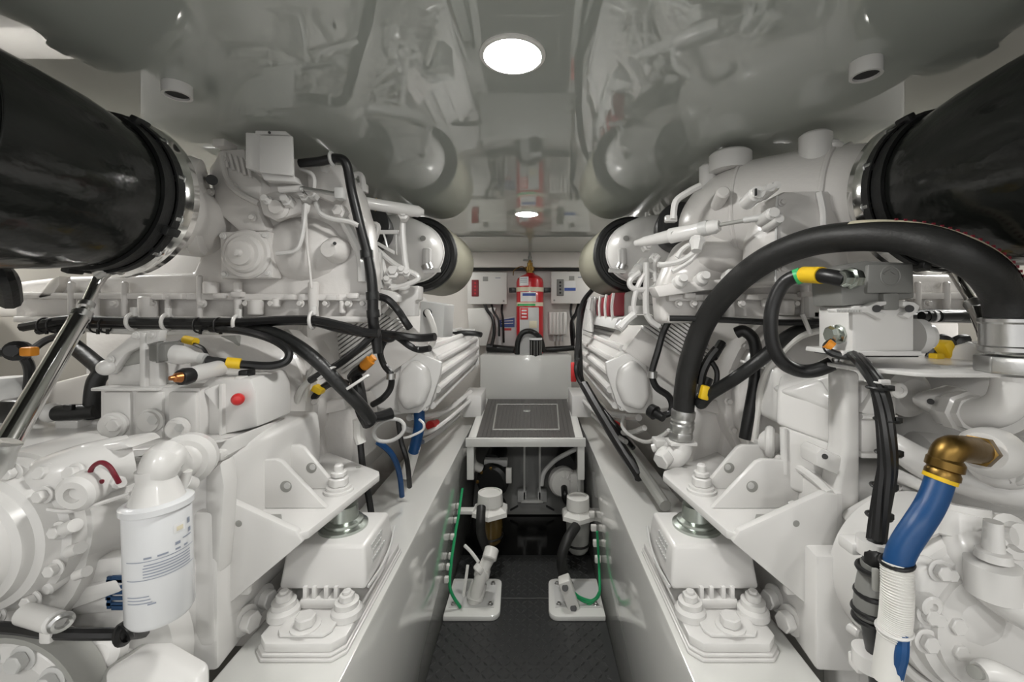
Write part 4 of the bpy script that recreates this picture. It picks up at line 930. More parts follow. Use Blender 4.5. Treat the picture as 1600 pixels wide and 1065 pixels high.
solo('elbow_hose', B().tube([P(115,540,.98),P(140,560,.96),P(158,578,.94),P(150,596,.93),P(146,620,.93),P(145,650,.94)], .0165, 12), M.rubber, 'thick black hose turning down beside the valve block', 'hose')
r = thing('side_hose', P(110,650,.92), 'black hose stub with a white end cap, low beside the valve block', 'hose')
part('hose', B().cyl(P(88,645,.92), P(152,641,.93), .0165), M.rubber, r)
part('cap', B().sphere(P(80,644,.92), .021, (.9,1,1)), w, r, 'white end cap')
part('clip', B().box(P(108,636,.91), (.02,.01,.012), .002), M.cable, r)
solo('oil_cooler', B().pxprism([(72,600),(142,582),(142,640),(72,642)], 1.02, .15, .010), M.wallw, 'beige box behind the steel strut and the black hose stub', 'box')
solo('dark_clamp', B().box(P(30,640,.90), (.05,.05,.05), .01), M.cable, 'black clamp block at the far left behind the strut', 'clamp')
solo('duct_hanger', B().tube([P(0,425,.80),P(10,440,.80),P(15,470,.85)], .018, 10), M.rubber, 'black hanger under the left duct at the photo edge', 'hanger')
solo('flat_bracket', B().pxprism([(58,462),(78,436),(92,430),(92,445),(80,464),(60,468)], 1.06, .03, .004), M.wallw, 'cream angled bracket under the left black duct', 'bracket')
solo('grey_panel', B().pxprism([(338,524),(368,524),(374,540),(374,556),(338,556)], 1.06, .02, .003), M.mgrey, 'grey panel behind the yellow tag on the left', 'panel')
# ================================================================ right engine, details
e = ENG[1]
def capstub(x, y0, y1, Y, rp, nm='stub'):
    rr = rp*Y/F
    pp(nm, B().lathe(P(x,y1,Y), P(x,y0,Y)-P(x,y1,Y), [(0,rr),((y1-y0)*Y/F-.005,rr),((y1-y0)*Y/F,rr-.005)], 32), w, None, e)
capstub(1141, 239, 268, 1.10, 31); capstub(1106, 258, 296, 1.14, 13); capstub(1274, 209, 290, .96, 23, 'flange_boss')
pp('lever', B().tube([P(1290,232,.95),P(1302,226,.94),P(1312,228,.94)], [.010,.012,.010], 10), w, None, e)
pp('ring_cover', B().lathe(P(1316,255,.96), (1,-.3,0), [(0,.04),(.01,.045),(.02,.03)], 28), w, None, e)
pp('front_panel', B().pxprism([(1215,304),(1228,298),(1322,296),(1330,440),(1212,440)], .885, .15, .010), c, None, e)
pp('panel_rib', B().tube(pl([(1280,300),(1286,330),(1288,360),(1300,385)],.88), .007, 8), w, None, e)
pp('manifold_bulge', B().sphere(P(1150,400,1.14), 1, (.17,.10,.075)), c, None, e)
pp('manifold_flange', B().pxprism([(1022,448),(1048,442),(1100,438),(1180,432),(1212,434),(1212,448),(1100,454),(1030,464)], 1.03, .06, .004), c, None, e)
for x, y in ((1062,440),(1096,436),(1140,432)): pp('flange_nut', B().lathe(P(x,y,1.03), (0,-1,.3), [(-.01,.018),(.012,.016),(.018,.010),(.03,.010)], 16), w, None, e)
for k, (x, y, rr) in enumerate(((1182,303,.016),(1200,296,.011),(1210,292,.010),(1206,334,.013),(1214,344,.011))): pp('fitting', B().lathe(P(x,y,.87), (-.1,-1,.1), [(-.05,rr),(.0,rr),(.004,rr*.8),(.012,rr*.8)], 12), w, None, e)
pp('fitting_arm', B().cyl(P(1184,302,.865), P(1211,292,.865), .008), w, None, e)
pp('fitting_slot', B().box(P(1181,300,.856), (.003,.004,.014)), M.dark, None, e)
# actuator with its rod
pp('actuator', B().lathe(P(998,379,1.12), P(1098,358,1.0)-P(998,379,1.12), [(-.01,.008),(.02,.013),(.085,.016),(.09,.019),(.20,.0165),(.21,.012)], 28), w, None, e)
d = (P(1098,358,1.0)-P(998,379,1.12)).normalized()
pp('actuator_cap', B().lathe(P(1100,357,.998), d, [(-.01,.018),(.010,.018),(.014,.010),(.026,.008)], 20), M.lgrey, 'grey end cap', e)
pp('actuator_hole', B().cyl(P(1052,365,1.034), P(1052,365,1.045), .006), M.mgrey, None, e)
pp('actuator_rod', B().cyl(P(1110,354,.99), P(1165,344,.93), .0045), M.mgrey, 'dark steel rod', e)
pp('rod_sleeve', B().cyl(P(1163,344,.93), P(1195,339,.90), .007), M.lgrey, None, e)
pp('rod_end', B().cyl(P(1192,339,.90), P(1216,333,.87), .009, bev=.002), w, None, e)
pp('valve_body', B().lathe(P(1090,372,1.0), P(1088,392,.99)-P(1090,372,1.0), [(0,.016),(.012,.019),(.02,.014),(.034,.012)], 8), w, None, e)
for pts, rr in (([(1090,388),(1080,398),(1062,408),(1040,413),(1028,413)],.007), ([(1092,390),(1080,406),(1062,418),(1050,424)],.006), ([(1058,402),(1064,392),(1074,384),(1086,380)],.006),
                ([(1052,342),(1056,315),(1075,300),(1094,290)],.008)):
    pp('fuel_pipe', B().tube(pl(pts,1.02), rr, 8), w, None, e)
pp('pipe_clamp', B().box(P(1048,342,1.12), (.03,.02,.018), .003), w, None, e)
# fuel pipework cluster below the air filter
for pts, rr in (([(1000,425),(990,432),(984,440),(986,448),(996,452),(1012,452),(1024,448),(1028,440)],.009), ([(1010,425),(1000,440),(994,455),(990,475),(992,490)],.008), ([(1010,410),(1010,440),(1009,470),(1010,490)],.010),
                ([(992,490),(980,500),(970,512)],.012), ([(1010,490),(1018,502),(1030,510)],.010), ([(1024,440),(1024,410),(1030,400)],.008), ([(1006,418),(1020,424),(1030,430)],.006)):
    pp('fuel_pipe', B().tube(pl(pts,1.22), rr*.92, 8), w, None, e)
pp('solenoid', B().cyl(P(1007,408,1.32), P(988,432,1.26), .015, bev=.002), w, None, e)
pp('solenoid_band', B().torus(P(998,420,1.29), P(1007,408,1.32)-P(988,432,1.26), .0155, .002), M.lgrey, None, e)
pp('solenoid_tip', B().cyl(P(966,514,1.34), P(976,504,1.34), .016, bev=.003), w, None, e)
pp('cross_block', B().box(P(1001,484,1.29), (.07,.04,.026), .005), w, None, e)
pp('grey_block', B().pxprism([(988,492),(1014,492),(1018,508),(984,508)], 1.33, .05, .004), M.mgrey, 'grey valve block', e)
for x, y in ((1008,388),(1020,405),(1018,430),(1002,462),(1012,470)): pp('pipe_nut', B().lathe(P(x,y,1.27), (.1,-1,.2), [(0,.014),(.02,.014),(.022,.009),(.03,.009)], 6), w, None, e)
pp('sensor_plug', B().cyl(P(1036,494,1.2), P(1046,486,1.2), .012), w, None, e)
pp('plug_cap', B().cyl(P(1046,497,1.2), P(1052,494,1.2), .013), M.cable, 'black plug', e)
# row of injector heads with dark red covers along the near bank
for k in range(5):
    Y = 1.75+k*.16
    pp('injector_cover', B().box(U(1,.385+.005*k,Y,1.155-.004*k), (.05,.085,.095), .006), M.darkred if k < 4 else M.cable, 'dark red cover', e)
    pp('injector_lead', B().tube([U(1,.355,Y-.06,1.20),U(1,.35,Y-.05,1.15),U(1,.355,Y-.04,1.09)], .006, 8), w, None, e)
pp('rail_cover', B().prism([U(1,u,1.62,z) for u, z in ((.34,1.06),(.355,1.10),(.46,1.12),(.46,1.04))], (0,1.0,0), .006), M.lgrey, None, e)
pp('head_casting', B().prism([U(1,u,1.7,z) for u, z in ((.40,1.03),(.40,1.20),(.50,1.23),(.60,1.03))], (0,.9,0), .01), M.mgrey, None, e)
for k in range(6): pp('head_stud', B().cyl(U(1,.34,2.2+k*.06,1.02), U(1,.34,2.2+k*.06,1.12+.01*(k%3)), .012), w, None, e)
pp('end_bracket', B().pxprism([(913,480),(922,462),(930,462),(930,525),(914,528)], 2.5, .04, .004), w, None, e)

# ---------------------------------------------------------------- hoses on the right
r = thing('bypass_hose', P(1066,655,1.12), 'large charcoal rubber hose arching over the right foreground between two crimped metal ends', 'hose')
path = [P(1068,645,1.12),P(1070,610,1.11),P(1078,565,1.09),P(1100,505,1.05),P(1136,455,.98),P(1190,410,.90),P(1260,380,.82),P(1340,369,.74),P(1420,373,.68),P(1490,393,.635),P(1540,422,.628),P(1567,460,.640),P(1574.5,500,.645),P(1575,522,.645)]
part('hose', B().tube(path, [.0272]*7+[.0262]*7, 22, 8), M.hose, r)
part('crimp_ferrule', B().lathe(P(1065,675,1.12), P(1068,640,1.12)-P(1065,675,1.12), [(0,.026),(.01,.030),(.02,.031),(.024,.029),(.03,.031),(.036,.029),(.042,.031),(.058,.031),(.060,.027)], 28), M.steel, r, 'crimped steel end')
part('hex_nut', B().prism([P(1064,686,1.12)+V(math.cos(PI/3*k)*.033, math.sin(PI/3*k)*.033, 0) for k in range(6)], V(0,0,.022), .003), M.steel, r, 'steel hex nut')
q = P(1574,505,.645)
part('crimp_ferrule', B().lathe(P(1575,552,.645), V(0,0,1), [(0,.030),(.004,.034),(.010,.034),(.012,.032),(.045,.032),(.048,.034),(.053,.034),(.055,.028)], 32), M.steel, r, 'crimped steel end')
part('hex_nut', B().prism([P(1578,582,.645)+V(math.cos(PI/3*k+.2)*.040, math.sin(PI/3*k+.2)*.040, 0) for k in range(6)], V(0,0,.026), .003), M.steel, r, 'steel hex nut')
# printed text line along the outer face of the hose
tx = B()
n = 34
def cat(pts, t):
    i = min(int(t), len(pts)-2); f = t-i
    g = lambda k: pts[min(max(k,0),len(pts)-1)]
    p0,p1,p2,p3 = g(i-1),g(i),g(i+1),g(i+2)
    return .5*((2*p1)+(p2-p0)*f+(2*p0-5*p1+4*p2-p3)*f*f+(3*p1-p0-3*p2+p3)*f**3)
band = B(); prev = None
for k in range(60):
    t = 6.9+4.6*k/59
    a, b_ = cat(path,t), cat(path,t+.01); dd = (b_-a).normalized()
    up = V(0,-1,0).cross(dd); up = (up if up.z+up.x > 0 else -up)+V(0,-.75,0); up = (up-dd*up.dot(dd)).normalized(); sdv = dd.cross(up)
    L_ = [a+(up*math.cos(h)+sdv*math.sin(h))*.0276 for h in (-.30,-.1,.1,.30)]
    vs = [band.bm.verts.new(v) for v in L_]
    if prev:
        for j in range(3): band.bm.faces.new((prev[j],prev[j+1],vs[j+1],vs[j]))
    prev = vs
    if 8 < k < 52 and k % 2 == 0:
        tx.box(a+up*.0282, (.004,.0025,.004), 0, None)
part('printed_stripe', band, M.cream, r, 'pale stripe printed along the hose'); part('stripe_text', tx, M.maroon, r, 'tiny red-brown marks')

r = thing('hose_elbow', P(1050,720,1.12), 'white painted elbow fitting under the near end of the large hose', 'fitting')
part('elbow', B().tube([P(1065,690,1.12),P(1064,702,1.12),P(1056,712,1.12),P(1044,716,1.13),P(1034,708,1.15)], [.027,.028,.029,.028,.025], 20), w, r)
part('hex_end', B().hexbolt(P(1042,712,1.11), (-.7,-.5,-.3), .024, .03, False), w, r)
part('flange', B().box(P(1064,690,1.12), (.07,.05,.010), .003), w, r)
r = thing('plug_cable', P(1300,430,.8), 'thick black cable looping beside the grey connector hood, with a yellow and green marker', 'cable')
part('cable', B().tube([P(1320,437,.690),P(1290,431,.715),P(1255,429,.765),P(1226,441,.79),P(1209,472,.80),P(1204,510,.80),P(1210,545,.80),P(1226,568,.80),P(1250,579,.80),P(1275,578,.79),P(1300,568,.78)], .0128, 14), M.cable, r)
part('marker', B().cyl(P(1256,429,.763), P(1284,430,.722), .0145), M.yellow, r, 'yellow marker sleeve')
part('tape', B().cyl(P(1243,433,.775), P(1253,429.5,.768), .0148), M.greent, r, 'green tape')
solo('coolant_hose', B().tube([P(1640,500,1.0),P(1480,493,1.0),P(1380,496,1.0),P(1310,499,1.0),P(1240,520,1.0),P(1190,560,1.0),P(1150,590,1.03),P(1110,615,1.08),P(1095,630,1.1),P(1097,615,1.12),P(1105,590,1.13)], .0155, 12), M.rubber, 'thick black hose curving down to the left below the level cable on the right engine', 'hose')
solo('harness_cable', B().tube([P(1046,497,1.06),P(1100,498,1.04),P(1200,503,1.0),P(1280,503,.98),P(1330,499,.98),P(1400,495,.98),P(1500,493,1.0),P(1640,492,1.0)], .0075, 10), M.cable, 'slim black cable running level across the right engine', 'cable')
solo('riser_hose', B().tube([P(1150,520,1.08),P(1162,517,1.07),P(1177,530,1.06),P(1182,560,1.06),P(1179,600,1.06),P(1172,640,1.06),P(1164,685,1.06)], .0145, 12), M.cable, 'black cable standing behind the right bracket with a white conduit beside it', 'cable')
solo('conduit', B().tube([P(1300,512,.99),P(1250,525,.99),P(1212,560,1.0),P(1192,595,1.03),P(1184,640,1.05),P(1178,690,1.05)], .0085, 10), M.wplast, 'white conduit running down beside the black riser cable on the right', 'conduit')
solo('cable_tie', B().box(P(1178,570,1.03), (.06,.02,.006), .001, Matrix.Rotation(.3,3,'Y')), w, 'white cable tie where the conduit and the riser cable cross on the right', 'cable tie')
for pts, Y, rr, lab in (([(1046,500),(1036,520),(1028,548),(1020,575),(1019,588),(1026,605),(1044,618),(1050,632),(1046,645),(1030,650)],1.25,.010,'black cable with a metal collar snaking down over the right finned bank'),
    ([(1120,545),(1108,560),(1098,580),(1094,600)],1.1,.012,'black sleeve hanging beside the yellow connector on the right'),
    ([(1112,565),(1120,580),(1118,600),(1106,616),(1092,622)],1.09,.007,'thin black cable looping around the yellow connector'),):
    solo('engine_cable', B().tube([P(x,y,Y) for x, y in pts], rr, 8), M.cable, lab, 'cable')
solo('collar', B().cyl(P(1019.5,580,1.24), P(1019.5,590,1.24), .014), M.steel, 'metal collar on the cable snaking over the right finned bank', 'collar')
solo('sensor', B().lathe(P(1016,640,1.27), P(1032,650,1.24)-P(1016,640,1.27), [(0,.02),(.02,.022),(.022,.014),(.05,.012)], 16), M.cable, 'black sensor cap at the foot of the right cooler cover', 'sensor')
solo('yellow_connector', B().box(P(1101,613,1.08), (.022,.02,.036), .004, Matrix.Rotation(.25,3,'Y')), M.yellow, 'yellow connector on the black cables beside the large hose', 'connector')
solo('spring_sleeve', B().tube([P(1128,535,1.12),P(1120,548,1.11),P(1114,558,1.1)], .012, 10), M.rubber, 'black sleeve tip above the yellow connector on the right', 'hose')
for k, pts in enumerate(([(926,452,2.2),(912,470,2.1),(905,495,2.0),(903,530,1.95),(901,560,1.9),(905,590,1.9),(920,615,1.85),(945,645,1.75),(975,680,1.6)],
    [(915,470,2.15),(910,490,2.08),(906,520,2.0),(907,560,1.95),(910,595,1.93),(930,625,1.85),(960,665,1.7),(990,700,1.6)],
    [(903,560,1.9),(900,575,1.88),(903,590,1.88),(912,606,1.86),(930,632,1.8)], [(912,600,1.84),(935,640,1.72),(965,690,1.58),(1000,745,1.42)])):
    solo('bearer_cable', B().tube([P(*q) for q in pts], (.012,.010,.010,.020)[k], 8), M.cable, ('longest black cable hanging from the right air filter to the bearer','second black cable hanging beside the longest by the right bearer','short black cable low by the far right end of the white ledge','thick black cable lying in the gap behind the right bearer')[k], 'cable', 'cables along the right bearer')
solo('pull_lever', B().ab(P(894.5,566,2.0)-V(.008,.01,0), P(899,596,2.0)+V(.004,.012,0), .004), M.redp, 'red lever beside the white ledge at the foot of the right cables', 'lever')
solo('red_cable', B().tube([P(950,655,1.72),P(962,660,1.68),P(972,667,1.66)], .008, 8), M.redp, 'short red cable among the black ones behind the right bearer', 'cable')
r = solo('clear_tube', B().tube([P(975,650,1.55),P(972,665,1.5),P(985,680,1.45),P(1010,690,1.35),P(1035,680,1.25),P(1045,672,1.2)], .006, 8), w, 'white tube sagging under the right cooler to the hose elbow', 'tube')
solo('drain_valve', B().box(P(1035,690,1.22), (.05,.05,.02), .004).cyl(P(1020,700,1.22), P(1045,694,1.2), .012), w, 'white drain valve under the right cooler left of the hose elbow', 'valve')
solo('floor_sleeve', B().tube([P(1040,790,1.25),P(1010,745,1.4),P(985,710,1.55)], .018, 10), M.mgrey, 'grey sleeve lying in the gap behind the right bearer', 'hose')

# ---------------------------------------------------------------- heavy connector on its shelf
r = thing('shelf_plate', P(1440,580,.7), 'white thin shelf plate with rounded corner under the grey connector hood', 'plate')
top = [(1278,571,.80),(1300,566,.84),(1360,562,.90),(1640,562,.90),(1640,590,.64),(1470,590,.64),(1430,588,.65),(1400,583,.67),(1340,580,.71),(1300,576,.76)]
z = P(0,590,.64).z
part('plate', B().prism([V(P(a,b_,Yk).x, Yk, z) for a, b_, Yk in top], (0,0,.007), .002), w, r)
bolt(V(P(1303,574,.78).x,.775,z+.007), (0,0,1), .007, .006, r, M.steel)
part('standoff', B().box(P(1470,575,.72)+V(0,0,-.004), (.03,.03,.02), .003), w, r)
part('standoff', B().box(P(1340,566,.74)+V(0,0,-.002), (.03,.03,.012), .003), w, r)
r = thing('plug_connector', P(1372,560,.74), 'heavy plug connector with grey hood and white latched base standing on the white shelf', 'connector')
part('base', B().pxprism([(1332,477),(1430,477),(1430,552),(1332,552)], .70, .085, .006), w, r, 'white base')
part('base_flange', B().pxprism([(1318,548),(1440,548),(1442,556),(1316,556)], .695, .095, .002), w, r)
part('base_shadow_gasket', B().pxprism([(1322,554),(1436,554),(1436,558),(1322,558)], .70, .08, .001), M.cable, r, 'black gasket strip drawing the shadow line under the base')  # shadow under the base put in as a solid black strip
part('hood', B().pxprism([(1312,419),(1356,407),(1428,411),(1430,466),(1352,476),(1316,478)], .705, .075, .004), M.grey, r, 'grey hood')
part('hood_face', B().pxprism([(1357,413),(1424,413),(1427,458),(1355,458)], .698, .02, .003), M.grey, r)
part('hood_tongue', B().pxprism([(1381,458),(1406,458),(1406,484),(1381,484)], .694, .02, .003), M.grey, r)
em = thing
part('hood_oval', B().torus(P(1391,431,.698), (0,1,0), .016, .0016, 24, 6), M.grey, r)
part('hood_mark', B().pxprism([(1380,427),(1392,420),(1403,427),(1400,429),(1392,424),(1383,429)], .696, .006, .0005), M.grey, r)
for a_, f in ((1, 1), (-1, -1)):
    pts = [(1304,482),(1352,480),(1372,471),(1386,470),(1386,476),(1374,479),(1372,486),(1386,490),(1378,500),(1356,488),(1306,488)] if a_ == 1 else [(1412,470),(1430,472),(1438,478),(1434,488),(1420,498),(1410,492),(1424,482),(1410,478)]
    part('latch', B().pxprism(pts, .688, .02, .002), w, r, 'white latch')
    x = 1370 if a_ == 1 else 1421
    part('latch_pin', B().cyl(P(x,482,.684), P(x,482,.70), .006), M.cable, r)
for k in range(9): part('latch_grip', B().pxprism([(1308+k*4.5,483),(1310.5+k*4.5,483),(1310.5+k*4.5,487.5),(1308+k*4.5,487.5)], .686, .004, 0), M.lgrey, r)
part('side_port', B().lathe(P(1336,515,.74), (-1,-.25,0), [(0,.034),(.012,.034),(.014,.030),(.02,.030)], 28), w, r)
part('cable_gland', B().lathe(P(1318,522,.73), (-1,-.15,0), [(0,.014),(.006,.017),(.014,.017),(.016,.013),(.026,.015),(.030,.011)], 8), M.zinc, r, 'metal cable gland')
part('side_port', B().lathe(P(1426,525,.74), (1,-.1,0), [(0,.03),(.014,.03),(.018,.024),(.026,.022)], 28), w, r)
part('hood_gland', B().lathe(P(1340,435,.690), (-1,-.12,0), [(0,.015),(.006,.0175),(.014,.0175),(.016,.0135),(.024,.0145),(.030,.012)], 8), M.zinc, r, 'metal hood gland')
solo('gland_cable', B().tube([P(1302,533,.72),P(1292,540,.72),P(1298,550,.71),P(1318,556,.70),P(1336,556,.69)], .0065, 8), M.cable, 'thin black cable leaving the metal gland low on the connector base', 'cable')
solo('orange_tip', B().cyl(P(1292,536,.715), P(1300,542,.712), .009), M.orange, 'orange sleeve tip at the metal gland of the connector', 'marker')
# vertical harness
r = thing('main_harness', P(1376,830,.62), 'tall black cable bundle with ties dropping from the connector shelf into the right foreground', 'cable')
base = [(1336,556,.69),(1352,572,.65),(1370,600,.62),(1381,640,.61),(1386,690,.60),(1386,730,.60),(1380,770,.60),(1374,810,.60),(1368,850,.60)]
for k in range(5):
    oa = 2*PI*k/5
    pts = []
    for j, (a, b_, Yk) in enumerate(base):
        tw = oa+j*.35
        pts.append(P(a,b_,Yk)+V(.0062*math.cos(tw), .0062*math.sin(tw), .003*math.sin(tw)))
    part('strand', B().tube(pts, .0062, 8), M.cable, r)
for k, (x, y) in enumerate(((1372,606),(1384,656),(1386,708),(1378,760),(1371,806))):
    t = part('tie', B().torus(P(x+2,y,.61), (.05,0,1), .0145, .0022, 20, 6), M.rubber, r)
    part('tie_head', B().box(P(x+18,y,.60), (.010,.008,.008), .001), M.rubber, t)
part('tie_white', B().torus(P(1371,598,.625), (.2,0,1), .0145, .0022, 20, 6).box(P(1382,596,.61), (.014,.006,.006), .001), w, r, 'white tie')
solo('bundle_clamp', B().lathe(P(1366,856,.60), V(.05,0,1), [(-.008,.016),(-.008,.022),(.012,.022),(.012,.016)], 24).box(P(1346,850,.62), (.05,.03,.018), .004), w, 'white clamp holding the tall black cable bundle to the right gearbox', 'clamp')
r = thing('inline_connector', P(1362,960,.59), 'grey and black inline cable connector below the white clamp of the tall bundle', 'connector')
part('body', B().tube([P(1368,880,.59),P(1366,900,.59),P(1362,930,.585),P(1360,955,.585),P(1362,968,.585)], [.017,.019,.020,.020,.016], 16), M.grey, r, 'grey body')
for (x, y) in ((1367,888),(1364,926),(1360,952),(1361,966)): part('band', B().torus(P(x,y,.585), (-.06,0,1), .0192, .004, 24, 8), M.cable, r, 'black band')
part('lock_tab', B().box(P(1368,905,.565), (.008,.006,.03), .002), M.mgrey, r)
part('tail', B().tube([P(1362,965,.585),P(1362,990,.59),P(1366,1020,.60),P(1372,1075,.60)], [.014,.011,.010,.010], 12), M.cable, r, 'black cable tail')
part('tail', B().tube([P(1366,965,.58),P(1372,985,.58),P(1374,1010,.59),P(1376,1075,.60)], .007, 10), M.cable, r)
part('upper_tail', B().tube([P(1366,852,.60),P(1368,868,.59),P(1368,884,.59)], .015, 12), M.cable, r, 'black cable')
solo('bundle_clamp', B().lathe(P(1360,1034,.60), V(0,0,1), [(-.006,.012),(-.006,.022),(.016,.022),(.016,.012)], 24).box(P(1348,1034,.61), (.03,.02,.02), .003), w, 'white clamp at the foot of the inline connector', 'clamp')
r = thing('raw_water_hose', P(1395,1050,.56), 'blue hose on a brass elbow at the right, passing down into a white ribbed sleeve', 'hose')
part('elbow_body', B().tube([P(1530,704,.60),P(1516,702,.585),P(1500,700,.57),P(1486,702,.565),P(1477,714,.565),P(1472,740,.565)], [.018,.018,.017,.018,.0175,.016], 16, 5), M.brass, r, 'brass elbow')
part('elbow_nut', B().lathe(P(1528,704,.60), P(1510,702,.58)-P(1528,704,.60), [(-.012,.022),(.006,.022),(.008,.018)], 6), M.brass, r, 'brass nut')
part('elbow_collar', B().lathe(P(1479,715,.565), P(1472,742,.565)-P(1479,715,.565), [(0,.0175),(.004,.0205),(.014,.0205),(.016,.017),(.020,.019),(.026,.019)], 18), M.brass, r, 'brass collar')
part('yellow_ring', B().cyl(P(1470,744,.565), P(1468,750,.565), .0185), M.yellow, r, 'yellow ring')
part('hose', B().tube([P(1469,748,.565),P(1462,770,.56),P(1450,795,.555),P(1434,820,.55),P(1418,844,.55),P(1407,865,.55),P(1402,885,.55)], .0158, 18), M.blue, r, 'blue rubber hose')
part('black_tie', B().torus(P(1401,878,.55), (-.15,0,1), .0165, .003, 24, 8), M.cable, r, 'black tie')
sp = [P(1401,880,.55),P(1402,920,.545),P(1400,960,.545),P(1396,990,.545),P(1391,1025,.545),P(1385,1062,.545)]
b = B().tube(sp, .0165, 18, 8)
part('sleeve', b, M.wplast, r, 'white ribbed sleeve')
for k in range(34):
    t = 3.1*k/33
    a, b2 = cat(sp,t), cat(sp,t+.02)
    part('sleeve_rib', B().torus(a, b2-a, .0166, .0011, 20, 5), M.wplast, r)
part('lower_hose', B().tube([P(1409,990,.535),P(1408,1020,.53),P(1402,1045,.535),P(1394,1090,.545)], .008, 10), M.blue, r, 'blue hose seen through the split')
solo('cable_tie', B().torus(P(1397,982,.545), (-.1,0,1), .0185, .002, 20, 6).box(P(1414,983,.54), (.012,.008,.008), .001), w, 'white cable tie around the white ribbed sleeve', 'cable tie')

# ================================================================ right gearbox
g = GB[1]
gp('housing', B().pxprism([(1312,745),(1640,745),(1900,745),(1900,1200),(1360,1200),(1312,1010),(1306,985)], .80, .3, .012, None, 3))
gp('upper_case', B().pxprism([(1212,575),(1330,575),(1640,582),(1800,600),(1800,760),(1330,760),(1322,700),(1212,660)], .98, .2, .014, None, 3))
gp('case_panel', B().hexa([P(1212,662,.90),P(1322,703,.82),P(1330,703,.98),P(1220,662,1.0), P(1214,605,.92),P(1322,575,.84),P(1330,575,.98),P(1220,580,1.0)], .010, 3))
gp('case_bulge', B().prism([P(1222,613,.90),P(1285,590,.86),P(1318,640,.83),P(1318,655,.83)], (0,.06,0), .012, 3))
gp('lower_case', B().hexa([P(1222,760,.88),P(1335,800,.80),P(1340,800,1.0),P(1225,760,1.05), P(1222,666,.88),P(1335,706,.80),P(1340,700,1.0),P(1225,664,1.05)], .008, 3))
gp('case_edge', B().cyl(P(1224,668,.875), P(1226,740,.875), .007))
gp('front_post', B().pxprism([(1320,580),(1346,580),(1347,1065),(1344,1150),(1312,1150),(1308,760),(1320,700)], .78, .05, .010, None, 3))
gp('recess_panel', B().pxprism([(1346,600),(1402,600),(1402,712),(1346,712)], .80, .05, .006))
gp('recess_lip', B().pxprism([(1346,708),(1400,708),(1400,716),(1346,716)], .79, .02, .002))
gp('recess_web', B().prism([P(1346,645,.79),P(1372,600,.79),P(1400,600,.79),P(1362,650,.79)], (0,.02,0), .003))
for a_, b_ in (((1345,650),(1400,652)),): gp('recess_rib', B().cyl(P(*a_,.79), P(*b_,.79), .005))
gp('bracket_tab', B().pxprism([(1276,708),(1284,700),(1330,720),(1330,742),(1318,746),(1276,728)], .785, .05, .004))
gp('tab_hole', B().cyl(P(1289,713,.782), P(1289,713,.79), .005), M.dark)
gp('lifting_eye', B().torus(P(1203,690,.95), (1,-.6,0), .026, .010, 28, 10))
gp('eye_boss', B().lathe(P(1203,690,.955), (.3,-1,0), [(-.01,.024),(.01,.024),(.014,.014),(.014,0)], 24))
# big rounded main casting on the right
gp('main_casting', B().sphere(P(1500,660,.90), 1, (.155,.14,.125)))
gp('casting_neck', B().lathe(P(1420,615,.82), (0,-1,0), [(-.1,.05),(.0,.045),(.012,.03),(.014,0)], 28))
gp('casting_boss', B().lathe(P(1406,610,.74), (0,-1,0), [(-.05,.014),(0,.014),(.002,.012),(.002,.006),(0,.0055)], 20))
gp('flange_plate', B().prism([P(1445,626,.74),P(1456,618,.74),P(1500,604,.76),P(1520,612,.76),P(1505,660,.76),P(1492,662,.75),P(1450,638,.74)], (0,.03,0), .006))
gp('flange_hole', B().cyl(P(1454,627,.736), P(1454,627,.75), .005), M.dark)
gp('elbow_union', B().lathe(P(1478,640,.75), P(1530,648,.68)-P(1478,640,.75), [(0,.028),(.014,.032),(.03,.032),(.032,.036),(.054,.036),(.056,.030),(.07,.030)], 8))
gp('elbow_pipe', B().tube([P(1520,646,.69),P(1548,644,.665),P(1572,630,.65),P(1582,606,.645),P(1583,588,.645)], .0245, 24, 6))
gp('lower_casting', B().lathe(P(1420,735,.84), P(1600,735,.80)-P(1420,735,.84), [(0,.05),(.02,.075),(.25,.085),(.5,.085)], 32))
gp('casting_spine', B().tube([P(1390,690,.76),P(1440,722,.74),P(1500,745,.72),P(1570,762,.70),P(1640,770,.68)], [.02,.026,.028,.03,.03], 20))
gp('brass_seat', B().lathe(P(1545,706,.63), P(1522,703,.59)-P(1545,706,.63), [(-.02,.038),(.02,.034),(.036,.026)], 28))
gp('side_branch', B().tube([P(1640,700,.66),P(1590,722,.65),P(1560,730,.66),P(1540,712,.66)], [.035,.034,.032,.03], 20))
gp('branch_end', B().torus(P(1588,720,.645), (1,-.4,-.3), .030, .008, 24, 8))
for a_, b_, rr in (((1400,742),(1480,772),.012),((1405,760),(1600,835),.008)): gp('case_rib', B().cyl(P(*a_,.76), P(*b_,.72), rr))
# lower ribs and inspection panel
for a_, b_, rr in (((1322,812),(1395,772),.014),((1330,815),(1385,795),.012)): gp('diagonal_rib', B().cyl(P(*a_,.78), P(*b_,.74), rr, bev=.003))
gp('window_frame', B().prism(pl([(1298,870),(1330,805),(1375,795),(1402,810),(1470,850),(1470,1000),(1375,1010),(1300,960)],.775), (0,.03,0), .010))
gp('window_panel', B().prism(pl([(1314,880),(1336,826),(1372,818),(1372,900),(1342,905)],.765), (0,.02,0), .006))
gp('frame_bar', B().cyl(P(1300,882,.765), P(1350,912,.72), .011, bev=.003))
gp('frame_bar', B().cyl(P(1296,958,.765), P(1345,990,.72), .010, bev=.003))
gp('frame_bar', B().cyl(P(1298,900,.765), P(1300,960,.765), .009, bev=.003))
gp('lower_panel', B().prism(pl([(1304,905),(1345,930),(1350,985),(1306,958)],.76), (0,.02,0), .005))
gp('flange_edge', B().tube([P(1290,940,.77),P(1296,975,.765),P(1315,1010,.75),P(1340,1035,.735),P(1375,1055,.72),P(1400,1090,.70)], .009, 10))
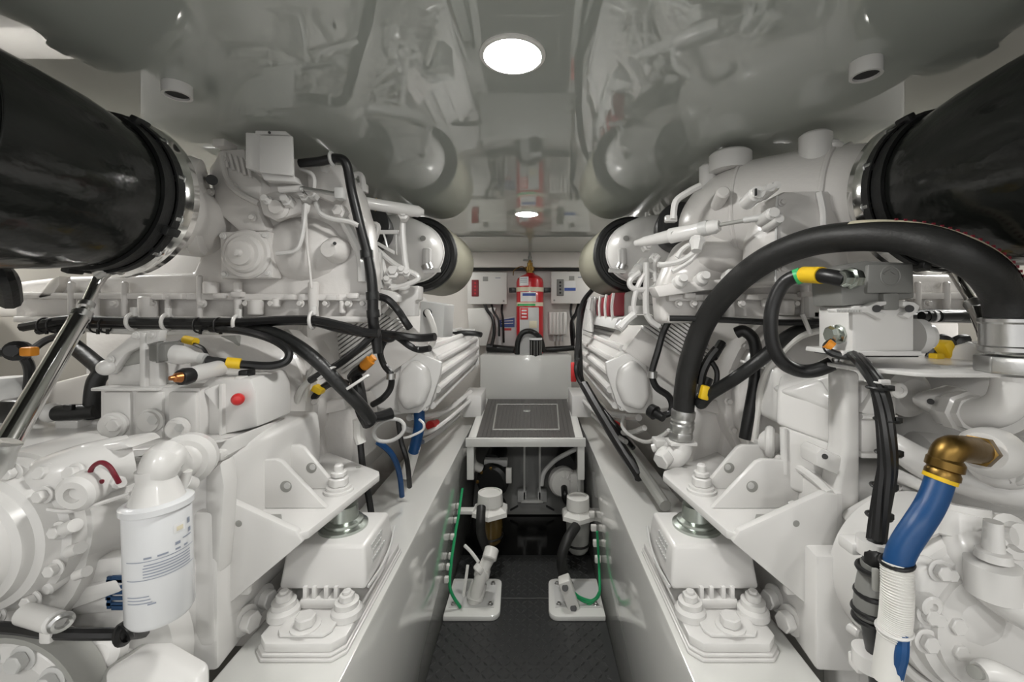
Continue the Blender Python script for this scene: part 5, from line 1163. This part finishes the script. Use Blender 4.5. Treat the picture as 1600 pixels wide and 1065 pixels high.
gp('flange_hole', B().cyl(P(1315,985,.742), P(1315,985,.76), .005), M.dark)
# water pump
pc = P(1530,965,.62)
gp('pump_body', B().lathe(pc, (0,-1,0), [(-.12,.135),(-.03,.13),(-.025,.12),(0,.116),(.004,.108),(.018,.104),(.02,.09),(.028,.088)], 56), None, None)
gp('pump_ring', B().torus(pc+V(0,.02,0), (0,1,0), .128, .008, 56, 8))
gp('pump_face', B().prism([P(a,b_,.60) for a, b_ in ((1440,905),(1452,885),(1470,880),(1490,895),(1530,960),(1530,1000),(1500,1040),(1470,1035),(1445,1010),(1432,960))], (0,.03,0), .010, 3))
gp('pump_hub', B().sphere(P(1515,960,.61), 1, (.06,.022,.055)))
for x, y, rr in ((1466,890,.011),(1478,893,.009),(1448,958,.011),(1458,962,.010),(1492,1012,.011),(1446,1000,.012),(1488,972,.012)):
    bolt(P(x,y,.598), (0,-1,.05), rr, .010, g)
gp('pump_port', B().lathe(P(1449,942,.598), (0,-1,0), [(-.01,.015),(.008,.015),(.010,.012),(.010,.006),(.004,.005),(.004,0)], 20))
gp('pump_outlet', B().tube([P(1505,790,.64),P(1510,830,.63),P(1520,865,.61),P(1540,900,.59),P(1575,930,.57),P(1640,965,.55)], [.030,.031,.031,.030,.030,.030], 24, 6))
gp('pump_collar', B().lathe(P(1500,800,.64), P(1502,842,.63)-P(1500,800,.64), [(0,.030),(.002,.033),(.036,.033),(.038,.031)], 28))
gp('pump_stub', B().lathe(P(1552,930,.57), P(1550,870,.57)-P(1552,930,.57), [(0,.026),(.002,.029),(.044,.029),(.046,.025)], 28))
gp('stub_fitting', B().lathe(P(1552,872,.57), (0,0,1), [(0,.020),(.01,.018),(.012,.012),(.05,.010)], 12))
gp('stub_elbow', B().tube([P(1556,845,.58),P(1566,836,.58),P(1585,838,.57)], .012, 10))
gp('pump_pin', B().tube([P(1530,1050,.56),P(1550,1050,.56),P(1600,1075,.55)], [.012,.015,.016], 14))
gp('pin_hole', B().cyl(P(1522,1050,.555), P(1528,1050,.56), .008), M.mgrey)
gp('pump_side', B().sphere(P(1600,990,.68), 1, (.09,.09,.07)))
gp('side_cap', B().lathe(P(1560,835,.62), (0,-1,.4), [(0,.03),(.02,.03),(.024,.02),(.034,.018)], 20))
# ---------------------------------------------------------------- right-hand outboard bits
r = thing('support_strut', P(1555,560,.72), 'polished steel support strut on the right, between the large hose and the black duct', 'strut')
a_, m_, b_ = P(1562,575,.72), P(1524,478,.80), P(1487,422,.85)
part('tube', B().cyl(a_, m_, .0125), M.chrome, r)
part('rod', B().cyl(m_, b_, .0085), M.chrome, r)
d = (b_-m_).normalized()
part('lock_nut', B().hexbolt(m_-d*.008, d, .016, .02, False), M.steel, r)
part('rod_end', B().lathe(b_, P(1470,402,.87)-b_, [(0,.009),(.012,.012),(.03,.011),(.04,.004)], 14), M.chrome, r)
solo('yellow_plug', B().box(P(1477,545,.85), (.020,.03,.034), .004, Matrix.Rotation(-.5,3,'Y')), M.yellow, 'yellow plug among black cables right of the connector base', 'connector')
solo('yellow_plug', B().box(P(1463,558,.84), (.016,.02,.016), .003), M.yellow, 'small yellow plug low at the left of the other on the right shelf', 'connector')
for k, pts in enumerate(([(1455,560),(1462,545),(1470,530),(1482,535),(1490,550)],[(1488,545),(1497,532),(1510,530)],[(1475,565),(1490,560),(1505,555),(1500,545)])):
    solo('plug_lead', B().tube([P(x,y,.87) for x, y in pts], .011, 8), M.cable, ('looping black lead around the yellow plug on the right shelf','short black lead pointing right beside the yellow plug','lowest black lead beside the yellow plug on the right shelf')[k], 'cable', 'leads by the yellow plug')
r = thing('breather', P(1540,545,.80), 'white octagonal breather with square shoulder behind the right shelf plate', 'breather')
part('cap', B().lathe(P(1530,560,.82), (-1,-.2,0.1), [(-.01,.03),(.03,.03),(.034,.026)], 8), w, r)
part('shoulder', B().box(P(1550,555,.80), (.05,.06,.05), .006), w, r)
r = thing('cable_fitting', P(1455,497,.95), 'black sleeve with grey bands on the level cable right of the connector', 'connector')
part('sleeve', B().cyl(P(1440,494,.95), P(1500,493,.95), .011), M.cable, r)
for x in (1448, 1457, 1466): part('band', B().cyl(P(x,494,.95), P(x+4,494,.95), .013), M.lgrey if x == 1457 else M.rubber, r, 'grey band' if x == 1457 else None)
solo('cable_bracket', B().box(P(1268,480,1.0), (.026,.02,.05), .003).box(P(1280,492,1.0), (.04,.02,.018), .003), w, 'white bracket holding the level black cable behind the looping plug cable', 'clamp')
solo('cable_tie', B().box(P(1260,506,.97), (.006,.01,.05), .001, Matrix.Rotation(-.4,3,'Y')), w, 'white cable tie tail under the white bracket on the right cable', 'cable tie')

# a little more detail on both castings
for x, y in ((1222,316),(1315,316),(1222,420),(1318,425)): bolt(P(x,y,.884), (0,-1,0), .006, .006, e, c)
pp('panel_seam', B().tube(pl([(1214,306),(1213,360),(1212,420),(1212,440)],.884), .0025, 6), M.lgrey, None, e)
for x, y in ((1130,300),(1180,285),(1235,275)): pp('core_plug', B().lathe(P(x,y,1.0), (-.2,-1,.3), [(-.06,.016),(.0,.016),(.004,.012),(.004,.0)], 20), c, None, e)
pp('elbow_band', B().torus(U(1,.745,.985,1.369), (-.75,.9,.05), .139, .006, 48), c, None, e)
pp('elbow_band', B().torus(U(1,.60,1.12,1.382), (-.8,.75,0), .135, .006, 48), c, None, e)
e2 = ENG[-1]
for x, y in ((352,250),(365,290),(395,340),(330,300),(552,300),(566,345)): bolt(P(x,y,1.042), (0,-1,0), .007, .007, e2, c)
for k in range(5): pp('casting_rib', B().cyl(P(350+k*9,238+k*3,1.04), P(356+k*9,262+k*4,1.04), .004), c, None, e2)
pp('drain_plug', B().lathe(P(530,330,1.04), (0,-1,0), [(-.02,.018),(.004,.018),(.008,.012),(.014,.012)], 6), c, None, e2)
pp('wire_clip', B().torus(P(472,296,.99), (1,0,0), .008, .002, 16, 6), M.steel, None, e2)
